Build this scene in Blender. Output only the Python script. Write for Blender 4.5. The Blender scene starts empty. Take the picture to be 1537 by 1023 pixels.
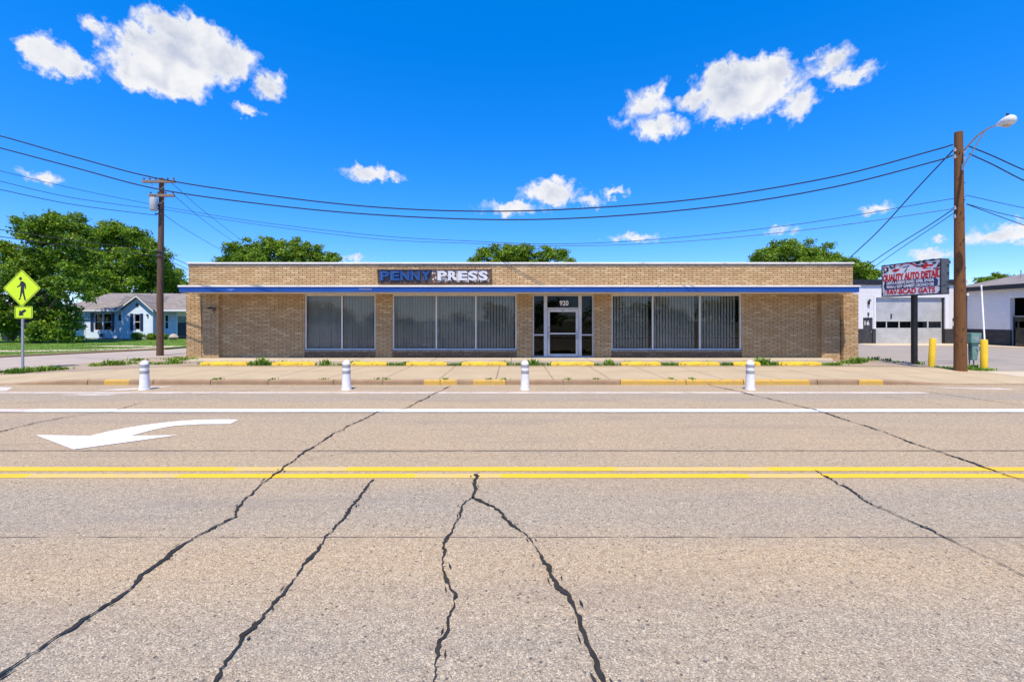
import bpy, math, random
import numpy as np
from mathutils import Vector, Matrix

random.seed(7)
S = bpy.context.scene
COL = S.collection
R = math.radians
F = 675.0          # focal length in photo pixels
CAMH = 1.74        # eye height
HZ = 480.0         # horizon row


def P(px, py, Y):
    """the world point at depth Y that the survey of the photo gives"""
    return ((px - 768.5) / F * Y, Y, CAMH + (HZ - py) / F * Y)


def G(px, py, z=0.0):
    """point on the ground height z"""
    Y = F * (CAMH - z) / (py - HZ)
    return ((px - 768.5) / F * Y, Y)


# ------------------------------------------------------------------ node helpers
class NT:
    def __init__(self, tree):
        self.t = tree
        self.N = tree.nodes
        self.L = tree.links

    def n(self, typ, _ins=None, **kw):
        nd = self.N.new(typ)
        for k, v in kw.items():
            setattr(nd, k, v)
        if _ins:
            for k, v in _ins.items():
                self.set(nd, k, v)
        return nd

    def set(self, nd, k, v):
        s = nd.inputs[k]
        if hasattr(v, 'is_output') or isinstance(v, bpy.types.NodeSocket):
            self.L.new(v, s)
        elif isinstance(v, bpy.types.Node):
            self.L.new(v.outputs[0], s)
        else:
            if isinstance(v, tuple) and len(v) == 3 and s.type == 'RGBA':
                v = (*v, 1)
            s.default_value = v

    def math(self, op, a, b=0.0, c=0.0, clamp=False):
        m = self.n('ShaderNodeMath', {0: a, 1: b, 2: c}, operation=op)
        m.use_clamp = clamp
        return m.outputs[0]

    def vmath(self, op, a, b=(0, 0, 0)):
        m = self.n('ShaderNodeVectorMath', {0: a, 1: b}, operation=op)
        return m.outputs['Value'] if op in ('LENGTH', 'DOT_PRODUCT') else m.outputs[0]

    def mix(self, fac, a, b, blend='MIX'):
        m = self.n('ShaderNodeMix', data_type='RGBA', blend_type=blend)
        m.clamp_factor = True
        self.set(m, 0, fac)
        self.set(m, 6, a if not (isinstance(a, tuple) and len(a) == 3) else (*a, 1))
        self.set(m, 7, b if not (isinstance(b, tuple) and len(b) == 3) else (*b, 1))
        return m.outputs[2]

    def noise(self, vec, scale, detail=4.0, rough=0.55, dist=0.0):
        nd = self.n('ShaderNodeTexNoise', {'Scale': scale, 'Detail': detail, 'Roughness': rough, 'Distortion': dist})
        if vec is not None:
            self.L.new(vec, nd.inputs['Vector'])
        return nd.outputs[0]

    def ramp(self, fac, lo, hi, a=0.0, b=1.0):
        nd = self.n('ShaderNodeMapRange', {0: fac, 1: lo, 2: hi, 3: a, 4: b})
        nd.clamp = True
        return nd.outputs[0]

    def obj(self):
        return self.n('ShaderNodeTexCoord').outputs['Object']

    def scale(self, vec, s):
        return self.n('ShaderNodeMapping', {'Vector': vec, 'Scale': s}).outputs[0]

    def bump(self, h, strength, dist):
        nd = self.n('ShaderNodeBump', {'Strength': strength, 'Distance': dist, 'Height': h})
        return nd.outputs[0]

    def sep(self, v):
        nd = self.n('ShaderNodeSeparateXYZ', {0: v})
        return nd.outputs

    def comb(self, x=0.0, y=0.0, z=0.0):
        return self.n('ShaderNodeCombineXYZ', {0: x, 1: y, 2: z}).outputs[0]


MATS = {}


def newmat(name):
    m = bpy.data.materials.new(name)
    m.use_nodes = True
    nt = NT(m.node_tree)
    b = m.node_tree.nodes['Principled BSDF']
    MATS[name] = m
    return m, nt, b


def simple(name, c1, c2=None, rough=0.6, scale=6.0, lo=0.35, hi=0.65, metal=0.0, bump=0.0, bscale=40.0, bdist=0.01,
           detail=6.0, stretch=(1, 1, 1), spec=0.5, chips=None):
    """two-tone weathered surface"""
    m, nt, b = newmat(name)
    o = nt.scale(nt.obj(), stretch)
    if c2 is None:
        c2 = tuple(x * 0.82 for x in c1)
    f = nt.ramp(nt.noise(o, scale, detail, 0.6), lo, hi)
    col = nt.mix(f, c1, c2)
    if chips:
        cc, cs, cl, ch = chips
        cf = nt.ramp(nt.noise(o, cs, 8.0, 0.65), cl, ch)
        col = nt.mix(cf, col, cc)
    nt.set(b, 'Base Color', col)
    b.inputs['Roughness'].default_value = rough
    b.inputs['Metallic'].default_value = metal
    b.inputs['Specular IOR Level'].default_value = spec
    if bump:
        nt.set(b, 'Normal', nt.bump(nt.noise(o, bscale, 4.0), bump, bdist))
    return m


# ------------------------------------------------------------------ mesh helpers
class MB:
    def __init__(self):
        self.v = []
        self.f = []
        self.m = []
        self.M = None

    def add(self, vs, fs, m=0):
        o = len(self.v)
        if self.M is not None:
            vs = [tuple(self.M @ Vector(p)) for p in vs]
        self.v += [tuple(p) for p in vs]
        self.f += [tuple(i + o for i in f) for f in fs]
        self.m += [m] * len(fs)
        return self

    def box(self, x0, x1, y0, y1, z0, z1, m=0):
        vs = [(x0, y0, z0), (x1, y0, z0), (x1, y1, z0), (x0, y1, z0), (x0, y0, z1), (x1, y0, z1), (x1, y1, z1), (x0, y1, z1)]
        fs = [(0, 3, 2, 1), (4, 5, 6, 7), (0, 1, 5, 4), (1, 2, 6, 5), (2, 3, 7, 6), (3, 0, 4, 7)]
        return self.add(vs, fs, m)

    def prism(self, pts, axis, a, b, m=0):
        """closed outline pts in the two other axes, extruded from a to b along axis"""
        n = len(pts)

        def mk(p, t):
            return {'x': (t, p[0], p[1]), 'y': (p[0], t, p[1]), 'z': (p[0], p[1], t)}[axis]
        vs = [mk(p, a) for p in pts] + [mk(p, b) for p in pts]
        ar = sum(pts[i][0] * pts[(i + 1) % n][1] - pts[(i + 1) % n][0] * pts[i][1] for i in range(n))
        fs = [tuple(range(n)), tuple(range(2 * n - 1, n - 1, -1))]
        fs += [(i, n + i, n + (i + 1) % n, (i + 1) % n) for i in range(n)]
        flip = (ar > 0) == (b > a)
        if axis == 'y':
            flip = not flip
        if flip:
            fs = [tuple(reversed(f)) for f in fs]
        return self.add(vs, fs, m)

    def tube(self, pts, r, n=8, m=0, cap=True):
        pts = [Vector(p) for p in pts]
        k = len(pts)
        rs = r if isinstance(r, (list, tuple)) else [r] * k
        vs = []
        up = None
        for i, p in enumerate(pts):
            d = (pts[min(i + 1, k - 1)] - pts[max(i - 1, 0)])
            if d.length < 1e-9:
                d = Vector((0, 0, 1))
            d.normalize()
            if up is None:
                up = Vector((1, 0, 0)) if abs(d.z) > 0.9 else Vector((0, 0, 1))
            a = up - d * up.dot(d)
            if a.length < 1e-6:
                a = Vector((1, 0, 0))
            a.normalize()
            up = a
            b = d.cross(a)
            for j in range(n):
                t = 2 * math.pi * j / n
                vs.append(p + (a * math.cos(t) + b * math.sin(t)) * rs[i])
        fs = []
        for i in range(k - 1):
            for j in range(n):
                fs.append((i * n + j, i * n + (j + 1) % n, (i + 1) * n + (j + 1) % n, (i + 1) * n + j))
        if cap:
            fs.append(tuple(range(n - 1, -1, -1)))
            fs.append(tuple((k - 1) * n + j for j in range(n)))
        return self.add(vs, fs, m)

    def text(self, body, size, M, extrude=0.01, bold=0.0, m=0, width=None, align='CENTER'):
        cu = bpy.data.curves.new('lettering', 'FONT')
        cu.body = body
        cu.size = size
        cu.extrude = extrude
        cu.offset = bold
        cu.resolution_u = 3
        cu.align_x = align
        cu.align_y = 'CENTER'
        o = bpy.data.objects.new('lettering', cu)
        me = bpy.data.meshes.new_from_object(o)
        vs = [v.co.copy() for v in me.vertices]
        if width and vs:
            w = max(v.x for v in vs) - min(v.x for v in vs)
            s = width / w
            for v in vs:
                v.x *= s
        fs = [tuple(p.vertices) for p in me.polygons]
        bpy.data.objects.remove(o)
        bpy.data.curves.remove(cu)
        bpy.data.meshes.remove(me)
        return self.add([M @ v for v in vs], fs, m)

    def wall(self, a0, a1, z0, z1, openings, y0, y1, axis='x', m=0):
        """a wall slab with rectangular openings; runs along axis, from y0 (outside face) to y1"""
        xs = sorted({a0, a1, *[o[0] for o in openings], *[o[1] for o in openings]})
        zs = sorted({z0, z1, *[o[2] for o in openings], *[o[3] for o in openings]})
        xs = [x for x in xs if a0 <= x <= a1]
        zs = [z for z in zs if z0 <= z <= z1]

        def solid(i, j):
            if i < 0 or j < 0 or i >= len(xs) - 1 or j >= len(zs) - 1:
                return False
            cx = (xs[i] + xs[i + 1]) / 2
            cz = (zs[j] + zs[j + 1]) / 2
            return not any(o[0] < cx < o[1] and o[2] < cz < o[3] for o in openings)

        def pt(a, y, z):
            return (a, y, z) if axis == 'x' else (y, a, z)

        def q(*ps):
            self.add([pt(*p) for p in ps], [(0, 1, 2, 3)], m)
        for i in range(len(xs) - 1):
            for j in range(len(zs) - 1):
                if not solid(i, j):
                    continue
                A, B, C, D = xs[i], xs[i + 1], zs[j], zs[j + 1]
                q((A, y0, C), (B, y0, C), (B, y0, D), (A, y0, D))
                q((A, y1, C), (A, y1, D), (B, y1, D), (B, y1, C))
                if not solid(i - 1, j):
                    q((A, y0, C), (A, y0, D), (A, y1, D), (A, y1, C))
                if not solid(i + 1, j):
                    q((B, y0, C), (B, y1, C), (B, y1, D), (B, y0, D))
                if not solid(i, j - 1):
                    q((A, y0, C), (A, y1, C), (B, y1, C), (B, y0, C))
                if not solid(i, j + 1):
                    q((A, y0, D), (B, y0, D), (B, y1, D), (A, y1, D))
        return self

    def build(self, name, mat, parent=None, at=None, smooth=False, bevel=0.0, local=False):
        """at: world location of the object's origin. With a parent, verts are world unless local."""
        me = bpy.data.meshes.new(name)
        vs = self.v
        if parent is not None and not local:
            Mi = ROOTM[parent.name].inverted()
            vs = [tuple(Mi @ Vector(p)) for p in vs]
        elif at is not None and not local:
            vs = [(p[0] - at[0], p[1] - at[1], p[2] - at[2]) for p in vs]
        me.from_pydata(vs, [], self.f)
        mats = mat if isinstance(mat, (list, tuple)) else [mat]
        for mm in mats:
            me.materials.append(mm)
        me.polygons.foreach_set('material_index', self.m)
        if smooth:
            me.polygons.foreach_set('use_smooth', [True] * len(self.f))
        me.update()
        o = bpy.data.objects.new(name, me)
        COL.objects.link(o)
        if parent is not None:
            o.parent = parent
            ROOTM[o.name] = ROOTM[parent.name].copy()
        elif at is not None:
            o.location = at
            ROOTM[o.name] = Matrix.Translation(at)
        else:
            ROOTM[o.name] = Matrix.Identity(4)
        if bevel:
            bm = o.modifiers.new('bevel', 'BEVEL')
            bm.width = bevel
            bm.segments = 2
            bm.limit_method = 'ANGLE'
        if smooth:
            try:
                me.set_sharp_from_angle(angle=R(40))
            except Exception:
                pass
        return o


def split_build(mb, name, mat, parent, **kw):
    """each separate piece collected in mb becomes a part of its own"""
    key = {}
    par = list(range(len(mb.v)))

    def find(i):
        while par[i] != i:
            par[i] = par[par[i]]
            i = par[i]
        return i
    for i, p in enumerate(mb.v):
        k = (round(p[0], 4), round(p[1], 4), round(p[2], 4))
        if k in key:
            par[find(i)] = find(key[k])
        else:
            key[k] = i
    for f in mb.f:
        for i in f[1:]:
            par[find(i)] = find(f[0])
    isl = {}
    for f, m in zip(mb.f, mb.m):
        isl.setdefault(find(f[0]), []).append((f, m))
    out = []
    for fs in isl.values():
        q = MB()
        ids = {}
        for f, m in fs:
            nf = []
            for i in f:
                if i not in ids:
                    ids[i] = len(q.v)
                    q.v.append(mb.v[i])
                nf.append(ids[i])
            q.f.append(tuple(nf))
            q.m.append(m)
        out.append(q.build(name, mat, parent, **kw))
    return out


ROOTM = {}


def tag(o, label=None, cat=None, group=None, kind=None):
    if label:
        o['label'] = label
    if cat:
        o['category'] = cat
    if group:
        o['group'] = group
    if kind:
        o['kind'] = kind
    return o


def empty(name, loc, label, cat, group=None, rz=0.0):
    o = bpy.data.objects.new(name, None)
    o.empty_display_size = 0.2
    COL.objects.link(o)
    o.location = loc
    o.rotation_euler = (0, 0, rz)
    ROOTM[o.name] = Matrix.Translation(loc) @ Matrix.Rotation(rz, 4, 'Z')
    return tag(o, label, cat, group)


def copy_tree(o, parent=None):
    c = o.copy()
    COL.objects.link(c)
    if parent is not None:
        c.parent = parent
    ROOTM[c.name] = ROOTM[o.name]
    for ch in [x for x in bpy.data.objects if x.parent == o]:
        copy_tree(ch, c)
    return c


def structure(o):
    o['kind'] = 'structure'
    return o


# ================================================================== MATERIALS
def mat_road():
    m, nt, b = newmat('road_concrete')
    o = nt.obj()
    x, y, z = nt.sep(o)
    big = nt.noise(o, 0.5, 5.0, 0.6)
    mid = nt.noise(nt.scale(o, (0.35, 1.0, 1.0)), 1.6, 6.0, 0.65)
    vor = nt.n('ShaderNodeTexVoronoi', {'Vector': o, 'Scale': 125.0})
    vor2 = nt.n('ShaderNodeTexVoronoi', {'Vector': o, 'Scale': 240.0})
    rc = nt.sep(vor.outputs['Color'])
    rc2 = nt.sep(vor2.outputs['Color'])
    base = nt.mix(nt.ramp(big, 0.3, 0.7), (0.45, 0.33, 0.190), (0.395, 0.298, 0.182))
    # greyer wheel tracks worn into the lanes
    w = nt.math('ADD', y, nt.math('MULTIPLY', nt.math('SUBTRACT', nt.noise(o, 0.25, 3.0), 0.5), 1.0))
    t1 = nt.ramp(nt.math('ABSOLUTE', nt.math('SUBTRACT', w, 4.15)), 0.25, 0.75, 1.0, 0.0)
    t2 = nt.ramp(nt.math('ABSOLUTE', nt.math('SUBTRACT', w, 2.2)), 0.3, 0.9, 1.0, 0.0)
    t3 = nt.ramp(nt.math('ABSOLUTE', nt.math('SUBTRACT', w, 10.2)), 0.25, 0.7, 1.0, 0.0)
    t4 = nt.ramp(nt.math('ABSOLUTE', nt.math('SUBTRACT', w, 7.9)), 0.2, 0.6, 0.4, 0.0)
    tr = nt.math('ADD', nt.math('ADD', t1, t2), nt.math('ADD', t3, t4), clamp=True)
    base = nt.mix(nt.math('MULTIPLY', tr, nt.ramp(mid, 0.3, 0.75, 0.45, 1.0)), base, (0.30, 0.268, 0.212))
    # pebbles of the exposed aggregate
    r = rc[0]
    light = nt.ramp(r, 0.72, 0.95)
    dark = nt.ramp(r, 0.25, 0.06)
    base = nt.mix(nt.math('MULTIPLY', light, 0.72), base, (0.68, 0.58, 0.41))
    base = nt.mix(nt.math('MULTIPLY', dark, 0.72), base, (0.13, 0.10, 0.075))
    base = nt.mix(nt.math('MULTIPLY', nt.ramp(rc[1], 0.85, 0.97), 0.4), base, (0.46, 0.29, 0.14))
    base = nt.mix(nt.math('MULTIPLY', nt.ramp(rc2[0], 0.85, 0.97), 0.6), base, (0.11, 0.10, 0.10))
    base = nt.mix(nt.math('MULTIPLY', nt.ramp(rc2[1], 0.85, 0.97), 0.4), base, (0.74, 0.67, 0.54))
    gr = nt.noise(o, 17.0, 9.0, 0.78)
    base = nt.mix(nt.math('MULTIPLY', nt.ramp(gr, 0.52, 0.70), 0.50), base, (0.17, 0.125, 0.075))
    base = nt.mix(nt.math('MULTIPLY', nt.ramp(gr, 0.47, 0.32), 0.42), base, (0.68, 0.57, 0.40))
    # faint old stains
    st = nt.ramp(nt.noise(nt.scale(o, (0.12, 1, 1)), 1.6, 8.0, 0.72, 0.6), 0.52, 0.72)
    base = nt.mix(nt.math('MULTIPLY', st, 0.55), base, (0.24, 0.20, 0.17))
    # sparse dark pits
    vp = nt.n('ShaderNodeTexVoronoi', {'Vector': o, 'Scale': 19.0})
    pit = nt.math('MULTIPLY', nt.ramp(vp.outputs['Distance'], 0.22, 0.14), nt.ramp(nt.sep(vp.outputs['Color'])[0], 0.62, 0.68))
    base = nt.mix(nt.math('MULTIPLY', pit, 0.85), base, (0.09, 0.08, 0.07))
    nt.set(b, 'Base Color', base)
    b.inputs['Roughness'].default_value = 0.85
    b.inputs['Specular IOR Level'].default_value = 0.3
    h = nt.math('ADD', nt.math('MULTIPLY', vor.outputs['Distance'], -0.6), nt.math('MULTIPLY', nt.noise(o, 40.0, 4.0), 0.7))
    nt.set(b, 'Normal', nt.bump(h, 0.8, 0.012))
    return m


def mat_pavement(name, c1, c2, joint=(1.55, 1.92), jcol=(0.16, 0.13, 0.10), off=(0, 0, 0)):
    m, nt, b = newmat(name)
    o = nt.obj()
    f = nt.ramp(nt.noise(o, 0.9, 7.0, 0.65), 0.3, 0.7)
    col = nt.mix(f, c1, c2)
    f2 = nt.ramp(nt.noise(o, 34.0, 4.0, 0.7), 0.5, 0.75)
    col = nt.mix(nt.math('MULTIPLY', f2, 0.45), col, tuple(c * 0.6 for c in c1))
    st = nt.ramp(nt.noise(nt.scale(o, (0.5, 1, 1)), 2.6, 8.0, 0.7, 0.8), 0.60, 0.74)
    col = nt.mix(nt.math('MULTIPLY', st, 0.4), col, tuple(c * 0.55 for c in c2))
    if joint:
        wob = nt.vmath('ADD', o, nt.vmath('SCALE', nt.n('ShaderNodeTexNoise', {'Vector': o, 'Scale': 3.0}).outputs['Color']))
        wv = nt.n('ShaderNodeVectorMath', operation='SCALE')
        wob = nt.n('ShaderNodeTexNoise', {'Vector': o, 'Scale': 2.0, 'Detail': 4.0}).outputs['Color']
        nt.set(wv, 0, wob)
        wv.inputs['Scale'].default_value = 0.06
        vv = nt.vmath('ADD', o, wv.outputs[0])
        vv = nt.vmath('ADD', vv, off)
        br = nt.n('ShaderNodeTexBrick', {'Vector': vv, 'Scale': 1.0, 'Mortar Size': 0.02, 'Mortar Smooth': 0.3, 'Bias': 0.0,
                                         'Brick Width': joint[0], 'Row Height': joint[1]})
        br.offset = 0.0
        jf = nt.math('MULTIPLY', br.outputs['Fac'], nt.ramp(nt.noise(o, 1.7, 4.0), 0.25, 0.45))
        col = nt.mix(nt.math('MULTIPLY', jf, 0.85), col, jcol)
    nt.set(b, 'Base Color', col)
    b.inputs['Roughness'].default_value = 0.88
    b.inputs['Specular IOR Level'].default_value = 0.3
    nt.set(b, 'Normal', nt.bump(nt.noise(o, 55.0, 5.0), 0.5, 0.008))
    return m


def mat_brick(name, tones, mortar, bw, rh, ms, bumpd=0.02, rough_lumps=True):
    m, nt, b = newmat(name)
    o = nt.obj()
    x, y, z = nt.sep(o)
    u = nt.math('ADD', x, y)
    nz = nt.n('ShaderNodeTexNoise', {'Vector': o, 'Scale': 9.0, 'Detail': 3.0}).outputs['Color']
    sc = nt.n('ShaderNodeVectorMath', operation='SCALE')
    nt.set(sc, 0, nz)
    sc.inputs['Scale'].default_value = 0.022 if rough_lumps else 0.006
    v = nt.vmath('ADD', nt.comb(u, z, 0.0), sc.outputs[0])
    br = nt.n('ShaderNodeTexBrick', {'Vector': v, 'Scale': 1.0, 'Mortar Size': ms, 'Mortar Smooth': 0.25, 'Bias': 0.0,
                                     'Brick Width': bw, 'Row Height': rh, 'Color1': (0, 0, 0, 1), 'Color2': (1, 1, 1, 1), 'Mortar': (0.5, 0.5, 0.5, 1)})
    rnd = nt.sep(br.outputs['Color'])[0]
    c = nt.mix(nt.ramp(rnd, 0.0, 0.5), tones[0], tones[1])
    c = nt.mix(nt.ramp(rnd, 0.5, 1.0), c, tones[2])
    f = nt.ramp(nt.noise(nt.scale(o, (1, 1, 2.5)), 14.0, 6.0, 0.7), 0.52, 0.68)
    c = nt.mix(nt.math('MULTIPLY', f, 0.55), c, tuple(t * 0.42 for t in tones[1]))
    f3 = nt.ramp(nt.noise(o, 0.7, 5.0, 0.6), 0.35, 0.7)
    c = nt.mix(nt.math('MULTIPLY', f3, 0.22), c, tuple(t * 0.6 for t in tones[2]))
    if rough_lumps:
        vo = nt.n('ShaderNodeTexVoronoi', {'Vector': nt.scale(o, (1, 1, 2.2)), 'Scale': 5.0})
        hole = nt.math('MULTIPLY', nt.ramp(vo.outputs['Distance'], 0.17, 0.11), nt.ramp(nt.sep(vo.outputs['Color'])[0], 0.66, 0.70))
        c = nt.mix(nt.math('MULTIPLY', hole, 0.8), c, (0.07, 0.04, 0.022))
        # pale lime streaks and dark grime
        sk = nt.ramp(nt.noise(nt.scale(o, (2.2, 2.2, 0.22)), 1.6, 6.0, 0.7), 0.55, 0.75)
        c = nt.mix(nt.math('MULTIPLY', sk, 0.38), c, (0.24, 0.155, 0.085))
    c = nt.mix(br.outputs['Fac'], c, mortar)
    nt.set(b, 'Base Color', c)
    b.inputs['Roughness'].default_value = 0.85
    b.inputs['Specular IOR Level'].default_value = 0.25
    h = nt.math('SUBTRACT', 1.0, br.outputs['Fac'])
    h = nt.math('ADD', h, nt.math('MULTIPLY', nt.noise(nt.scale(o, (1, 1, 1.8)), 16.0, 5.0, 0.7), 1.3 if rough_lumps else 0.3))
    h = nt.math('ADD', h, nt.math('MULTIPLY', rnd, 0.5 if rough_lumps else 0.1))
    nt.set(b, 'Normal', nt.bump(h, 1.0, bumpd))
    return m


def mat_glass(name, tint, gloss=1.0):
    m, nt, b = newmat(name)
    out = nt.N['Material Output']
    nt.N.remove(b)
    tr = nt.n('ShaderNodeBsdfTransparent', {'Color': tint})
    gl = nt.n('ShaderNodeBsdfGlossy', {'Color': (1, 1, 1), 'Roughness': 0.02})
    o = nt.obj()
    nt.set(gl, 'Normal', nt.bump(nt.noise(o, 0.7, 1.0), 0.05, 0.012))
    fr = nt.n('ShaderNodeFresnel', {'IOR': 1.5})
    mx = nt.n('ShaderNodeMixShader', {0: nt.math('MULTIPLY', fr, gloss), 1: tr.outputs[0], 2: gl.outputs[0]})
    nt.L.new(mx.outputs[0], out.inputs[0])
    return m


def mat_leaf(name, dark, mid, light):
    m, nt, b = newmat(name)
    out = nt.N['Material Output']
    g = nt.n('ShaderNodeNewGeometry')
    rnd = g.outputs['Random Per Island']
    o = nt.obj()
    f = nt.noise(o, 0.55, 3.0)
    col = nt.mix(nt.ramp(rnd, 0.0, 0.6), dark, mid)
    col = nt.mix(nt.math('MULTIPLY', nt.ramp(rnd, 0.6, 1.0), nt.ramp(f, 0.35, 0.6)), col, light)
    nt.set(b, 'Base Color', col)
    b.inputs['Roughness'].default_value = 0.55
    b.inputs['Specular IOR Level'].default_value = 0.3
    tl = nt.n('ShaderNodeBsdfTranslucent', {'Color': nt.mix(0.5, col, light)})
    mx = nt.n('ShaderNodeMixShader', {0: 0.25, 1: b.outputs[0], 2: tl.outputs[0]})
    nt.L.new(mx.outputs[0], out.inputs[0])
    return m


def mat_siding():
    m, nt, b = newmat('pale_blue_siding')
    o = nt.obj()
    x, y, z = nt.sep(o)
    s = nt.math('FRACT', nt.math('DIVIDE', z, 0.2))
    f = nt.ramp(nt.noise(o, 2.0, 6.0), 0.3, 0.7)
    col = nt.mix(f, (0.52, 0.65, 0.78), (0.60, 0.72, 0.83))
    st = nt.ramp(nt.noise(nt.scale(o, (1, 1, 0.3)), 5.0, 6.0, 0.7), 0.55, 0.75)
    col = nt.mix(nt.math('MULTIPLY', st, 0.3), col, (0.40, 0.46, 0.53))
    nt.set(b, 'Base Color', col)
    b.inputs['Roughness'].default_value = 0.6
    nt.set(b, 'Normal', nt.bump(nt.math('MULTIPLY', s, -1.0), 1.0, 0.05))
    return m


def mat_shingle():
    m, nt, b = newmat('grey_brown_shingles')
    o = nt.obj()
    x, y, z = nt.sep(o)
    v = nt.comb(nt.math('ADD', x, nt.math('MULTIPLY', y, 0.35)), nt.math('ADD', nt.math('MULTIPLY', z, 2.0), 0.0), 0.0)
    br = nt.n('ShaderNodeTexBrick', {'Vector': v, 'Scale': 1.0, 'Mortar Size': 0.014, 'Brick Width': 0.33, 'Row Height': 0.17,
                                     'Color1': (0.20, 0.175, 0.16, 1), 'Color2': (0.31, 0.275, 0.25, 1), 'Mortar': (0.11, 0.10, 0.095, 1)})
    f = nt.ramp(nt.noise(o, 1.1, 6.0, 0.7), 0.35, 0.7)
    nt.set(b, 'Base Color', nt.mix(nt.math('MULTIPLY', f, 0.5), br.outputs['Color'], (0.23, 0.20, 0.185)))
    b.inputs['Roughness'].default_value = 0.9
    nt.set(b, 'Normal', nt.bump(nt.noise(o, 30.0, 4.0), 0.6, 0.02))
    return m


def mat_wood(name, c1, c2, c3):
    m, nt, b = newmat(name)
    o = nt.obj()
    g = nt.noise(nt.scale(o, (14, 14, 0.9)), 2.0, 7.0, 0.7)
    col = nt.mix(nt.ramp(g, 0.35, 0.65), c1, c2)
    k = nt.ramp(nt.noise(nt.scale(o, (3, 3, 1.2)), 3.0, 4.0, 0.6), 0.58, 0.72)
    col = nt.mix(k, col, c3)
    nt.set(b, 'Base Color', col)
    b.inputs['Roughness'].default_value = 0.85
    nt.set(b, 'Normal', nt.bump(g, 0.9, 0.03))
    return m


def mat_lawn():
    m, nt, b = newmat('lawn_green')
    o = nt.obj()
    f = nt.ramp(nt.noise(o, 0.35, 6.0, 0.65), 0.3, 0.7)
    col = nt.mix(f, (0.095, 0.205, 0.006), (0.15, 0.265, 0.010))
    f2 = nt.ramp(nt.noise(o, 14.0, 5.0, 0.75), 0.4, 0.7)
    col = nt.mix(nt.math('MULTIPLY', f2, 0.6), col, (0.07, 0.15, 0.01))
    f3 = nt.ramp(nt.noise(nt.scale(o, (0.4, 1, 1)), 0.8, 4.0), 0.6, 0.75)
    col = nt.mix(nt.math('MULTIPLY', f3, 0.4), col, (0.20, 0.26, 0.04))
    nt.set(b, 'Base Color', col)
    b.inputs['Roughness'].default_value = 0.9
    nt.set(b, 'Normal', nt.bump(nt.noise(o, 24.0, 5.0), 1.0, 0.08))
    return m


ROAD = mat_road()
WALK = mat_pavement('sidewalk_concrete', (0.50, 0.395, 0.245), (0.42, 0.328, 0.20), (1.55, 1.95), off=(0.4, -12.2, 0))
SLAB = mat_pavement('walkway_concrete', (0.53, 0.45, 0.33), (0.43, 0.37, 0.27), (3.1, 5.0))
APRON = mat_pavement('apron_concrete', (0.60, 0.51, 0.37), (0.50, 0.425, 0.305), (3.2, 3.4), off=(1.3, 0.8, 0))
KERB = simple('kerb_concrete', (0.34, 0.225, 0.125), (0.26, 0.17, 0.095), 0.85, 3.0, bump=0.5, bscale=45, bdist=0.01)
KERBY = simple('kerb_yellow_paint', (0.56, 0.34, 0.045), (0.48, 0.30, 0.07), 0.75, 5.0, bump=0.4, bscale=40, chips=((0.36, 0.25, 0.14), 6.0, 0.55, 0.64))
LOT = mat_pavement('asphalt_lot', (0.355, 0.31, 0.255), (0.28, 0.245, 0.21), None)
STREET = mat_pavement('side_street_paving', (0.44, 0.375, 0.305), (0.37, 0.315, 0.265), (4.0, 5.5))
DIRT = mat_pavement('packed_dirt', (0.42, 0.33, 0.24), (0.30, 0.23, 0.16), None)
EARTH = mat_pavement('far_ground', (0.20, 0.22, 0.09), (0.27, 0.24, 0.13), None)
LAWN = mat_lawn()
WHITEP = simple('white_road_paint', (0.80, 0.79, 0.77), (0.74, 0.72, 0.69), 0.7, 4.0, bump=0.5, bscale=60, bdist=0.006,
                chips=((0.50, 0.42, 0.34), 22.0, 0.64, 0.72))
WHITEWORN = simple('worn_white_road_paint', (0.66, 0.60, 0.53), (0.56, 0.48, 0.39), 0.7, 3.0, bump=0.5, bscale=60, bdist=0.006,
                   chips=((0.44, 0.35, 0.26), 5.0, 0.50, 0.66), stretch=(0.5, 1, 1))
YELP = simple('yellow_road_paint', (0.78, 0.48, 0.010), (0.72, 0.43, 0.015), 0.7, 2.0, bump=0.5, bscale=60, bdist=0.006,
              chips=((0.50, 0.38, 0.20), 26.0, 0.60, 0.70))
YELWORN = simple('worn_yellow_road_paint', (0.70, 0.45, 0.09), (0.62, 0.42, 0.13), 0.7, 3.0, bump=0.5, bscale=60, bdist=0.006,
                 chips=((0.48, 0.37, 0.24), 14.0, 0.52, 0.66))
TAR = simple('crack_tar', (0.026, 0.024, 0.022), (0.045, 0.041, 0.037), 0.75, 12.0, bump=0.4, bscale=30, spec=0.12)
SEAM = simple('joint_dirt', (0.075, 0.065, 0.055), (0.16, 0.13, 0.10), 0.8, 2.0, stretch=(0.4, 4, 1))
FAINT = simple('faint_joint', (0.33, 0.25, 0.18), (0.24, 0.18, 0.13), 0.8, 2.0)

BRICK = mat_brick('tan_ledge_brick', [(0.68, 0.45, 0.225), (0.54, 0.345, 0.165), (0.77, 0.56, 0.31)], (0.15, 0.085, 0.03), 0.34, 0.088, 0.0095, 0.045)
BRICKW = mat_brick('white_painted_brick', [(0.82, 0.81, 0.80), (0.79, 0.78, 0.77), (0.84, 0.83, 0.81)], (0.70, 0.69, 0.68), 0.3, 0.1, 0.008, 0.012, False)
BRICKG = mat_brick('dark_grey_painted_brick', [(0.060, 0.060, 0.066), (0.05, 0.05, 0.056), (0.075, 0.075, 0.08)], (0.035, 0.035, 0.04), 0.3, 0.1, 0.008, 0.012, False)
BRICKD = mat_brick('shaded_dirty_brick', [(0.24, 0.17, 0.105), (0.17, 0.115, 0.07), (0.30, 0.215, 0.135)], (0.07, 0.045, 0.03), 0.34, 0.088, 0.010, 0.045)  # contact shade and dirt below the windows, both put into the brick colour
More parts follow.
